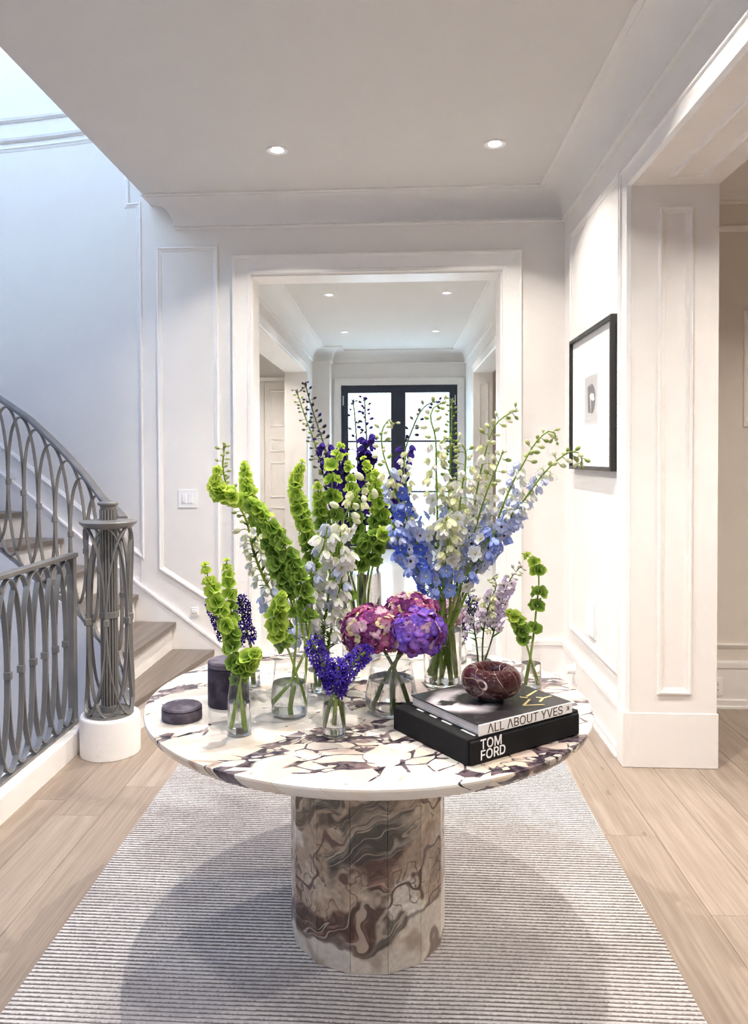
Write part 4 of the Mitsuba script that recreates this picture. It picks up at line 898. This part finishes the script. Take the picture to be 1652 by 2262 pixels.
def delphinium(label, pts, Y0, Y1, u0, n, kinds, seed, size=.026, r=.0055, col=G1, ped=.036, droop=.35, leaves=3, group=None, leafcol=L(62, 96, 40), spread=1.0, u_leaf=None):
    """kinds: [(until u, [templates], part name, scale)], u runs from the first flower to the tip"""
    n = int(n * 1.2); rr = random.Random(seed); t = thing('delphinium_stem', label, 'flower', group); p = path3(pts, Y0, Y1)
    tubes = [(p, np.linspace(r, r * .36, len(p)), 7)]; cols = [col]; items = []
    for k in range(n):
        v = (k + rr.uniform(.15, .85)) / n; u = u0 + (1 - u0) * v ** .92
        q, d, Ls = along(p, min(u, .999))
        for until, names, part, sc in kinds:
            if v <= until: break
        az = 2.39996 * k + rr.uniform(-.4, .4); a = np.cross(d, [.2, .97, .1]); a /= np.linalg.norm(a); b = np.cross(d, a)
        out = a * math.cos(az) + b * math.sin(az); fade = (1 - .55 * v)
        ln = ped * fade * rr.uniform(.7, 1.25) * spread; tip = q + out * ln * .9 + d * ln * .55 - np.array([0, 0, ln * .15])
        mid = q + out * ln * .40 + d * ln * .42
        tubes.append((smoothpath([q, mid, tip], 5), (.0012 if v < .6 else .0009), 3)); cols.append(col * .95)
        face = out * .9 + d * .15 - np.array([0, 0, droop * rr.uniform(.1, 1.8)]) + np.array([rr.uniform(-.35, .35), rr.uniform(-.35, .1), 0])
        nm = rr.choice(names)
        if nm.startswith('be_'): face = out * .5 - np.array([0, 0, .9]) + np.array([0, -.1, 0])
        if part == 'bud': face = out * .8 + d * .5 - np.array([0, 0, .3 * rr.random()])
        s = size * sc * rr.uniform(.85, 1.15) * (1 if part != 'bud' else (1.35 - .70 * v))
        items.append((part, nm, aim(tip, face, s, rr.uniform(0, 6))))
    for k in range(10):                                           # the tight tip
        q, d, _ = along(p, .985 + .0015 * k); az = 2.4 * k; a = np.cross(d, [.2, .97, .1]); a /= np.linalg.norm(a); b = np.cross(d, a); o_ = a * math.cos(az) + b * math.sin(az)
        items.append(('bud', kinds[-1][1][0], aim(q + o_ * .002, o_ * .6 + d, size * .16, k)))
    stem_mesh(t, tubes, cols)
    for part, nm, mt in items: again('floret' if part in ('open', 'bell') else 'bud', PL[nm], mt, parent=t)
    for k in range(leaves):
        q, d, _ = along(p, u0 * rr.uniform(.62, 1.0) + .03 if u_leaf is None else rr.uniform(u0, u_leaf)); az = rr.uniform(0, 6.28); a = np.cross(d, [.2, .97, .1]); b = np.cross(d, a); o_ = a * math.cos(az) + b * math.sin(az) + d * .7; o_ /= np.linalg.norm(o_)
        leaf(t, q, o_, rr.uniform(.03, .055), rr.uniform(.004, .008), leafcol, rr)
    return t
def bells(label, pts, Y0, Y1, u0, whorls, seed, big=.024, r=.0045, per=6, dark=.45, tipfrac=.22, small=.28, col=L(142, 170, 72)):
    rr = random.Random(seed); whorls = max(5, int(whorls * .78)); t = thing('bells_of_ireland_stem', label, 'flower'); p = path3(pts, Y0, Y1)
    stem_mesh(t, [(p, np.linspace(r, r * .4, len(p)), 7)], [col])
    for k in range(whorls):
        v = (k + .5) / whorls; u = u0 + (1 - u0) * (1 - (1 - v) ** 1.35 + rr.uniform(-.2, .2) / whorls); q, d, _ = along(p, min(u, .998)); a = np.cross(d, [.2, .97, .1]); a /= np.linalg.norm(a); b = np.cross(d, a)
        s = big * (1 - (1 - small) * max(0, (v - (1 - tipfrac * 2)) / (tipfrac * 2)) ** 1.1) * (1 if v > .08 else .9)
        for j in range(per):
            az = 2 * np.pi * (j + .5 * (k % 2)) / per + rr.uniform(-.25, .25); o_ = a * math.cos(az) + b * math.sin(az)
            tone = 'ca_dark' if v < dark * rr.uniform(.5, 1.1) else ('ca_mid' if v < .75 * rr.uniform(.8, 1.15) else 'ca_light')
            if rr.random() < .08 and v < .8: continue
            f = o_ * .85 + d * rr.uniform(-.15, .7) + np.array([rr.uniform(-.25, .25), -.15, .08]) + (d * .9 if v > .93 else 0)
            again('calyx', PL[f'{tone}{rr.randrange(3)}'], aim(q + o_ * r * .8, f, s * rr.uniform(.78, 1.22), rr.uniform(0, 6), 1.0), parent=t)
    return t
def hyacinth(label, pts, Y0, Y1, u0, n, seed, names, size=.019, rad=.012, r=.006, col=L(120, 140, 70), cat_label='flower'):
    rr = random.Random(seed); t = thing('hyacinth_stem', label, 'flower'); p = path3(pts, Y0, Y1)
    stem_mesh(t, [(p, np.linspace(r, r * .6, len(p)), 8)], [col])
    for k in range(n):
        v = (k + .5) / n; u = u0 + (1 - u0) * v; q, d, _ = along(p, min(u, .998)); a = np.cross(d, [.2, .97, .1]); a /= np.linalg.norm(a); b = np.cross(d, a); az = 2.39996 * k
        o_ = a * math.cos(az) + b * math.sin(az); f = o_ + d * (rr.uniform(-.2, .4) + (1.2 if v > .93 else 0))
        again('floret', PL[rr.choice(names)], aim(q + o_ * rad * (1 if v < .9 else .5), f, size * rr.uniform(.85, 1.15), rr.uniform(0, 6)), parent=t)
    return t
def hydrangea(label, pts, Y0, Y1, rad, n, seed, names, flat=.85, size=.0168):
    rr = random.Random(seed); t = thing('hydrangea_stem', label, 'flower'); p = path3(pts, Y0, Y1)
    c = p[-1]; stem_mesh(t, [(p, np.linspace(.0058, .0045, len(p)), 7)], [L(86, 104, 52)])
    core = trimesh.creation.icosphere(2, rad * .80); core.vertices[:, 2] *= flat; core.apply_translation(c)
    put('head', core, 'm_stem', True, parent=t, uv=np.broadcast_to((ramp(L(84, 48, 84)), 1.0), (len(core.vertices), 2)))
    for k in range(n):
        z = 1 - 2 * (k + .5) / n; a = 2.39996 * k; o_ = np.array([math.sqrt(1 - z * z) * math.cos(a), math.sqrt(1 - z * z) * math.sin(a), z])
        if z < -.72: continue
        q = c + o_ * [1, 1, flat] * rad * (rr.uniform(.84, 1.05) + .16 * (float(meshkit.noise(o_[None] * 2.2 + seed)[0]) - .5)); f = o_ + np.array([rr.uniform(-.5, .5) for _ in range(3)])
        again('floret', PL[rr.choice(names)], aim(q, f, size * rr.uniform(.75, 1.2), rr.uniform(0, 6)), parent=t)
    return t
# ---- bells of Ireland
V = VY
y = V['front_left']
bells('leftmost bells of Ireland stem, leaning out of the front bud vase', [(540, 1612), (526, 1500), (507, 1400), (480, 1330), (462, 1285), (453, 1248)], y, y + .02, .26, 15, 1, .0215)
bells('short tuft of bells of Ireland at the mouth of the front bud vase', [(515, 1608), (532, 1500), (548, 1460), (572, 1438)], y, y - .02, .62, 5, 2, .021)
bells('upright bells of Ireland spike just right of the far-left one in the front bud vase', [(536, 1606), (528, 1500), (515, 1420), (508, 1330), (504, 1280), (500, 1237)], y + .005, y + .07, .52, 11, 3, .018)
y = V['carafe']
bells('short bright bells of Ireland head leaning over the rim of the conical flask', [(672, 1560), (652, 1480), (634, 1430), (612, 1392), (614, 1350), (624, 1312)], y, y - .03, .52, 9, 4, .0235, dark=.1)
bells('long bells of Ireland stem bent far left, its tip turned up', [(612, 1556), (655, 1480), (684, 1400), (668, 1300), (632, 1215), (592, 1155), (545, 1108), (500, 1094), (474, 1082), (476, 1058), (483, 1032)], y + .01, y + .06, .30, 26, 5, .0225, per=6, dark=.55, tipfrac=.12)
bells('bells of Ireland spike ending beside the left edge of the door casing', [(668, 1556), (676, 1440), (650, 1330), (610, 1230), (574, 1150), (552, 1100), (545, 1060), (538, 1020)], y + .02, y + .12, .42, 19, 6, .022, dark=.6, tipfrac=.16)
bells('dark lower bells of Ireland stem filling the left middle of the bouquet', [(640, 1560), (650, 1460), (655, 1380), (640, 1320), (618, 1260), (600, 1200)], y + .03, y + .10, .52, 9, 7, .023, dark=1.0, tipfrac=.1)
y = V['white']
bells('thick upright bells of Ireland spike in front of the closet door', [(714, 1510), (716, 1420), (706, 1340), (694, 1270), (680, 1190), (664, 1130), (652, 1075), (658, 1045), (668, 1020)], y, y + .03, .38, 21, 8, .0225, dark=.5, tipfrac=.16)
y = V['back_tall']
bells('tall bells of Ireland stem with widely spaced calyxes reaching the dark delphiniums', [(800, 1440), (790, 1320), (760, 1220), (738, 1120), (733, 1060), (738, 1015), (757, 980)], y, y - .14, .52, 10, 9, .0265, dark=.5, per=5, tipfrac=.2)
bells('bells of Ireland spike second from left in the upper middle of the bouquet', [(812, 1440), (806, 1330), (796, 1220), (784, 1130), (774, 1060), (766, 1005)], y, y - .10, .54, 13, 10, .0225, dark=.5, tipfrac=.3)
bells('bells of Ireland spike bending right in the upper middle of the bouquet', [(785, 1440), (800, 1330), (822, 1220), (832, 1140), (826, 1070), (812, 1035), (801, 1008)], y - .01, y - .12, .46, 15, 11, .0235, dark=.5, tipfrac=.25)
bells('bells of Ireland stem nearest the blue delphiniums', [(820, 1440), (812, 1330), (826, 1240), (846, 1180), (842, 1120), (833, 1070), (828, 1040)], y - .02, y - .15, .48, 13, 12, .0245, dark=.55, tipfrac=.2)
bells('dark bells of Ireland stem with round calyxes above the tall back vase', [(795, 1440), (790, 1310), (796, 1240), (806, 1200), (830, 1186), (850, 1178)], y - .03, y - .17, .62, 6, 13, .027, dark=1.3, per=5, tipfrac=.05)
bells('short bells of Ireland spike left of the centre beside the closet door', [(780, 1440), (760, 1310), (728, 1210), (708, 1140), (703, 1100), (702, 1062)], y, y - .12, .46, 14, 14, .0225, dark=.6, tipfrac=.2)
bells('lowest dark bells of Ireland stem in the middle of the bouquet', [(790, 1440), (775, 1330), (752, 1290), (740, 1240), (742, 1190)], y - .04, y - .2, .42, 10, 15, .024, dark=1.3, tipfrac=.05)
y = V['bell_right']
bells('tall curling bells of Ireland stem in the right bud vase', [(1163, 1512), (1172, 1450), (1180, 1390), (1185, 1340), (1190, 1295), (1188, 1260), (1174, 1234), (1152, 1222)], y, y + .01, .33, 8, 16, .0205, per=5, dark=.8, tipfrac=.15)
bells('short bells of Ireland stem leaning left in the right bud vase', [(1185, 1512), (1172, 1455), (1160, 1415), (1145, 1375), (1122, 1352)], y, y - .03, .52, 5, 17, .0205, per=5, dark=.6, tipfrac=.2)
# ---- delphiniums of the tall right vase
y = V['tall_right']
def WHT(open_, mid, tip): return [(.34, open_, 'open', 1.0), (.68, mid, 'bell', .82), (1.01, tip, 'bud', .68)]
BL = ['fl_blue', 'fl_deepblue', 'fl_pale', 'fl_pale2', 'be_blue', 'be_pale']; PA = ['fl_pale', 'fl_pale2', 'fl_white2', 'be_pale', 'be_blue']; WH = ['fl_white', 'fl_white2', 'fl_pale2']
TIP = ['bu_cream', 'bu_white', 'bu_green']
D = delphinium
D('white delphinium with an arched tip crossing the right door leaf', [(965, 1500), (972, 1380), (970, 1280), (967, 1180), (964, 1060), (962, 970), (951, 925), (958, 900), (985, 888)], y, y + .02, .42, 32, WHT(['fl_white2', 'fl_pale', 'be_white', 'be_white'], ['be_cream', 'be_white'], TIP), 101)
D('thick green-budded delphinium spike, tallest against the right door leaf', [(990, 1500), (984, 1380), (982, 1280), (988, 1180), (993, 1060), (997, 960), (998, 882)], y + .01, y + .05, .42, 60, [(.25, ['fl_pale', 'fl_white2'], 'open', .9), (.45, ['be_cream'], 'bell', .8), (1.01, ['bu_green', 'bu_tip', 'bu_green'], 'bud', .42)], 102, ped=.026)
D('white delphinium whose tip hooks over to the left', [(1000, 1490), (994, 1370), (998, 1270), (1008, 1180), (1019, 1090), (1028, 1025), (1027, 992), (1008, 974), (982, 968)], y, y - .03, .42, 32, WHT(['fl_white2', 'be_white', 'be_white'], ['be_cream', 'be_white'], TIP), 103)
D('white delphinium leaning right whose tip reaches the casing edge', [(975, 1495), (995, 1370), (1014, 1270), (1036, 1190), (1056, 1070), (1072, 1000), (1090, 945), (1114, 920), (1142, 906)], y + .01, y + .04, .40, 34, WHT(['fl_white2', 'fl_pale', 'be_white', 'be_pale'], ['be_white', 'be_cream'], TIP), 104)
D('slender white delphinium right of the tall cylinder, ending in a loose fork', [(960, 1490), (1000, 1370), (1024, 1270), (1052, 1160), (1076, 1085), (1098, 1030), (1112, 996)], y + .02, y + .0, .44, 24, WHT(['fl_pale', 'fl_pale2'], ['be_white'], TIP), 105)
D('pale delphinium leaning right with a drooping tip below the picture', [(955, 1490), (1000, 1370), (1040, 1270), (1086, 1180), (1126, 1080), (1156, 1024), (1180, 982), (1204, 957), (1222, 952), (1229, 972)], y, y - .02, .38, 38, WHT(PA, ['be_white', 'be_pale'], TIP), 106, ped=.030)
D('delphinium reaching furthest right, its tip in front of the picture frame', [(950, 1485), (1000, 1380), (1040, 1290), (1086, 1200), (1150, 1115), (1196, 1052), (1234, 1014), (1266, 996), (1284, 1010), (1284, 1030)], y - .01, y - .05, .40, 38, WHT(PA, ['be_white', 'be_pale'], TIP), 107, ped=.028)
D('blue delphinium leaning left with a white arched tip', [(1000, 1495), (985, 1370), (966, 1280), (930, 1215), (894, 1137), (874, 1090), (860, 1045), (846, 1000), (843, 955), (858, 928), (868, 938)], y, y - .02, .38, 40, [(.48, BL, 'open', 1.05), (.66, ['be_pale', 'be_cream'], 'bell', .9), (1.01, TIP, 'bud', .62)], 108, ped=.032)
D('white budded delphinium just left of the tall cylinder', [(990, 1495), (975, 1370), (955, 1280), (926, 1200), (906, 1115), (896, 1060), (892, 1030), (898, 1000)], y + .01, y + .01, .40, 34, [(.36, ['fl_blue', 'fl_pale', 'fl_pale2'], 'open', 1.0), (1.01, ['be_cream', 'be_white'], 'bell', .62)], 109, ped=.030)
D('deep blue delphinium low at the left of the tall cylinder', [(1005, 1490), (985, 1380), (955, 1300), (915, 1250), (880, 1195), (868, 1150)], y - .02, y - .06, .48, 26, [(.7, ['fl_deepblue', 'fl_blue', 'fl_pale2', 'be_blue'], 'open', 1.0), (1.01, ['be_blue', 'be_pale'], 'bell', .8)], 110, ped=.034)
D('short pale blue delphinium right above the tall cylinder', [(955, 1490), (985, 1390), (1010, 1310), (1040, 1250), (1080, 1190), (1120, 1150), (1150, 1110)], y - .02, y - .06, .45, 30, [(.8, PA, 'open', 1.0), (1.01, ['be_pale', 'be_white'], 'bell', .8)], 111, ped=.034)
D('white flowers of a short delphinium in the centre of the right bouquet', [(975, 1490), (975, 1390), (978, 1300), (985, 1240), (990, 1190), (985, 1140)], y - .03, y - .07, .5, 20, [(.3, ['fl_blue', 'fl_pale'], 'open', 1.05), (1.01, ['be_white', 'fl_white2', 'be_cream'], 'bell', 1.05)], 112, ped=.036)
# ---- dark delphiniums at the back
y = V['back_tall']
DK = ['fl_violet', 'fl_dark']
D('dark violet delphinium leaning left, the tallest flower on the table', [(785, 1445), (776, 1320), (756, 1180), (734, 1060), (716, 985), (698, 930), (684, 885), (674, 846)], y + .03, y + .10, .50, 46, [(.34, DK, 'open', .9), (.50, ['be_violet'], 'bell', .85), (1.01, ['bu_dark', 'bu_dark', 'bu_violet'], 'bud', .46)], 121, col=L(74, 84, 50), ped=.030, leaves=1)
D('thin grey-green budded delphinium just left of the dark violet one', [(775, 1445), (765, 1320), (738, 1160), (712, 1040), (692, 970), (672, 915), (655, 862)], y + .04, y + .10, .55, 40, [(1.01, ['bu_grey', 'bu_grey', 'bu_green'], 'bud', .40)], 122, col=L(112, 128, 62), ped=.030, leaves=0)
D('dense dark violet delphinium in front of the left door leaf', [(795, 1445), (800, 1320), (806, 1180), (808, 1060), (810, 980), (807, 925), (805, 878)], y + .04, y + .12, .48, 54, [(.52, DK, 'open', 1.05), (.68, ['be_violet'], 'bell', .9), (1.01, ['bu_dark', 'bu_violet'], 'bud', .50)], 123, col=L(64, 70, 50), ped=.032, leaves=1)
D('thin dark-budded delphinium seen against the left door pane', [(800, 1445), (798, 1320), (795, 1180), (792, 1060), (788, 980), (784, 925), (780, 884)], y + .06, y + .15, .62, 18, [(1.01, ['bu_dark', 'bu_grey'], 'bud', .42)], 124, col=L(74, 96, 66), ped=.034, leaves=0)
D('dark-budded delphinium arching right against the right door pane', [(805, 1445), (822, 1320), (850, 1180), (876, 1070), (893, 1000), (908, 955), (928, 910), (950, 890), (972, 888)], y + .03, y + .10, .46, 34, [(.42, DK, 'open', .95), (.58, ['be_violet'], 'bell', .9), (1.01, ['bu_dark', 'bu_dark', 'bu_grey'], 'bud', .55)], 125, col=L(70, 88, 60), ped=.032, leaves=1)
D('violet delphinium low behind the bells of Ireland', [(795, 1445), (785, 1320), (770, 1200), (758, 1100), (752, 1040), (748, 1000)], y + .02, y + .04, .58, 20, [(1.01, DK, 'open', 1.1)], 126, col=L(60, 70, 50), ped=.03, leaves=0)
# ---- white delphiniums on the left
y = V['white']
D('white-budded delphinium leaning far left, its tip in front of the casing', [(725, 1515), (700, 1440), (650, 1390), (610, 1330), (576, 1262), (558, 1211), (544, 1150), (520, 1105), (500, 1070), (492, 1030), (496, 984)], y, y - .02, .22, 66, [(.26, ['be_pale', 'be_white'], 'bell', .95), (.55, ['be_cream', 'be_white', 'bu_white'], 'bell', .68), (1.01, ['bu_green', 'bu_cream', 'bu_cream'], 'bud', .56)], 131, ped=.034, leaves=30, leafcol=L(56, 76, 46), col=L(124, 142, 40), r=.0065, u_leaf=.75)
D('white hanging-belled delphinium rising through the centre of the bouquet', [(706, 1515), (712, 1430), (722, 1340), (734, 1270), (748, 1200), (758, 1150), (778, 1108), (800, 1078), (815, 1068)], y - .02, y - .12, .34, 26, [(.62, ['be_white', 'be_white', 'fl_white2'], 'bell', 1.12), (1.01, ['be_cream', 'bu_white'], 'bell', .78)], 132, ped=.042, spread=1.15, leaves=14)
D('white delphinium with open bells left of the centre', [(716, 1515), (706, 1430), (694, 1370), (684, 1310), (690, 1250), (712, 1215), (724, 1160)], y - .03, y - .12, .34, 16, [(1.01, ['be_white', 'be_white', 'be_pale'], 'bell', 1.15)], 133, ped=.040, leaves=14)
D('pale delphinium with drooping bells just above the conical flask', [(700, 1515), (690, 1450), (680, 1400), (672, 1360), (664, 1320)], y - .03, y - .13, .45, 8, [(1.01, ['be_pale', 'be_white'], 'bell', 1.1)], 134, ped=.034, leaves=4)
D('white delphinium with bells hanging at the right of the central stems', [(722, 1515), (724, 1440), (732, 1390), (744, 1330), (756, 1270), (762, 1220)], y - .02, y - .10, .34, 13, [(1.01, ['be_white', 'be_white', 'be_pale'], 'bell', 1.1)], 135, ped=.036, leaves=14)
# ---- lilac delphiniums
y = V['lilac']
D('white-lilac delphinium on the left of the small vase behind the stone bowl', [(1058, 1482), (1052, 1420), (1044, 1370), (1036, 1320), (1028, 1285), (1034, 1272)], y, y - .01, .36, 22, [(.4, ['fl_lilacwhite', 'be_lilac'], 'bell', .75), (1.01, ['bu_lilac', 'bu_white'], 'bud', .62)], 141, size=.022, ped=.030, col=L(60, 80, 36), r=.0034)
D('lilac delphinium leaning right towards the curling bells of Ireland', [(1062, 1482), (1084, 1420), (1098, 1365), (1112, 1315), (1130, 1275), (1152, 1250)], y, y - .02, .36, 34, [(.72, ['fl_lilac', 'fl_lilac', 'fl_lilacwhite'], 'open', .85), (1.01, ['bu_lilac', 'bu_white'], 'bud', .6)], 142, size=.022, ped=.026, col=L(66, 84, 40), r=.0034)
D('cream-lilac delphinium in the middle of the small vase behind the stone bowl', [(1066, 1482), (1066, 1420), (1072, 1370), (1084, 1325), (1096, 1295), (1090, 1275)], y - .01, y - .03, .40, 26, [(.7, ['be_lilac', 'fl_lilacwhite', 'be_cream'], 'bell', .8), (1.01, ['bu_cream', 'bu_lilac'], 'bud', .55)], 143, size=.022, ped=.026, col=L(60, 80, 36), r=.0034)
# ---- hyacinths
y = V['hyacinth']
hyacinth('deep violet hyacinth leaning left in the front bud vase', [(757, 1605), (744, 1530), (724, 1484), (702, 1446), (690, 1416)], y, y - .01, .46, 34, 151, ['hy_deep', 'hy_deep', 'hy_violet'], .0185, .013)
hyacinth('bright violet hyacinth leaning right towards the hydrangeas', [(718, 1605), (736, 1530), (762, 1488), (784, 1462), (812, 1436)], y - .01, y - .03, .45, 34, 152, ['hy_violet', 'hy_violet', 'hy_deep'], .0185, .013)
hyacinth('short violet hyacinth in the middle of the front bud vase', [(738, 1600), (742, 1540), (744, 1500), (746, 1468)], y - .02, y - .045, .55, 24, 153, ['hy_violet', 'hy_deep'], .0185, .013)
y = V['dark_left']
hyacinth('dark hyacinth leaning left behind the tall round box', [(514, 1500), (502, 1430), (490, 1390), (476, 1356), (466, 1322)], y, y, .50, 34, 154, ['hy_dark', 'hy_dark', 'hy_deep'], .0165, .010)
y = V['dark_left2']
hyacinth('dark hyacinth right of the far-left bells of Ireland', [(560, 1508), (556, 1440), (546, 1400), (536, 1365), (534, 1322)], y, y + .02, .48, 36, 155, ['hy_dark', 'hy_deep'], .0185, .013)
y = V['back_mix']
hyacinth('dark hyacinth half hidden behind the lilac delphiniums', [(1006, 1456), (1014, 1410), (1024, 1380), (1034, 1352), (1044, 1325)], y, y + .01, .35, 28, 156, ['hy_dark', 'hy_deep'], .0185, .012)
hyacinth('dark hyacinth peeping out above the hydrangeas', [(996, 1456), (980, 1400), (955, 1355), (938, 1320), (930, 1305)], y, y + .01, .55, 20, 157, ['hy_dark', 'hy_deep'], .0175, .011)
# ---- hydrangeas
y = V['hydrangea']
hydrangea('magenta and cream hydrangea head on the left of the squat vase', [(895, 1560), (876, 1490), (850, 1440), (818, 1394)], y, y - .01, .087, 290, 161, ['hd_magenta', 'hd_magenta', 'hd_plum', 'hd_mauve', 'hd_cream', 'hd_plum'], .80)
hydrangea('violet hydrangea head on the right of the squat vase', [(832, 1560), (856, 1490), (890, 1440), (922, 1400)], y - .01, y - .045, .080, 280, 162, ['hd_purple', 'hd_violet', 'hd_purple', 'hd_plum', 'hd_mauve', 'hd_violet'], .84)
hydrangea('plum hydrangea head at the back of the squat vase', [(866, 1560), (868, 1490), (888, 1420), (906, 1360)], y + .02, y + .075, .084, 260, 163, ['hd_plum', 'hd_magenta', 'hd_mauve', 'hd_plum', 'hd_cream'], .82)
y = V['back_mix']
hydrangea('faded pink hydrangea head seen through the tall cylinder', [(1000, 1456), (1002, 1410), (1000, 1352)], y, y, .048, 90, 164, ['hd_mauve', 'hd_magenta', 'hd_mauve'], 1.1)
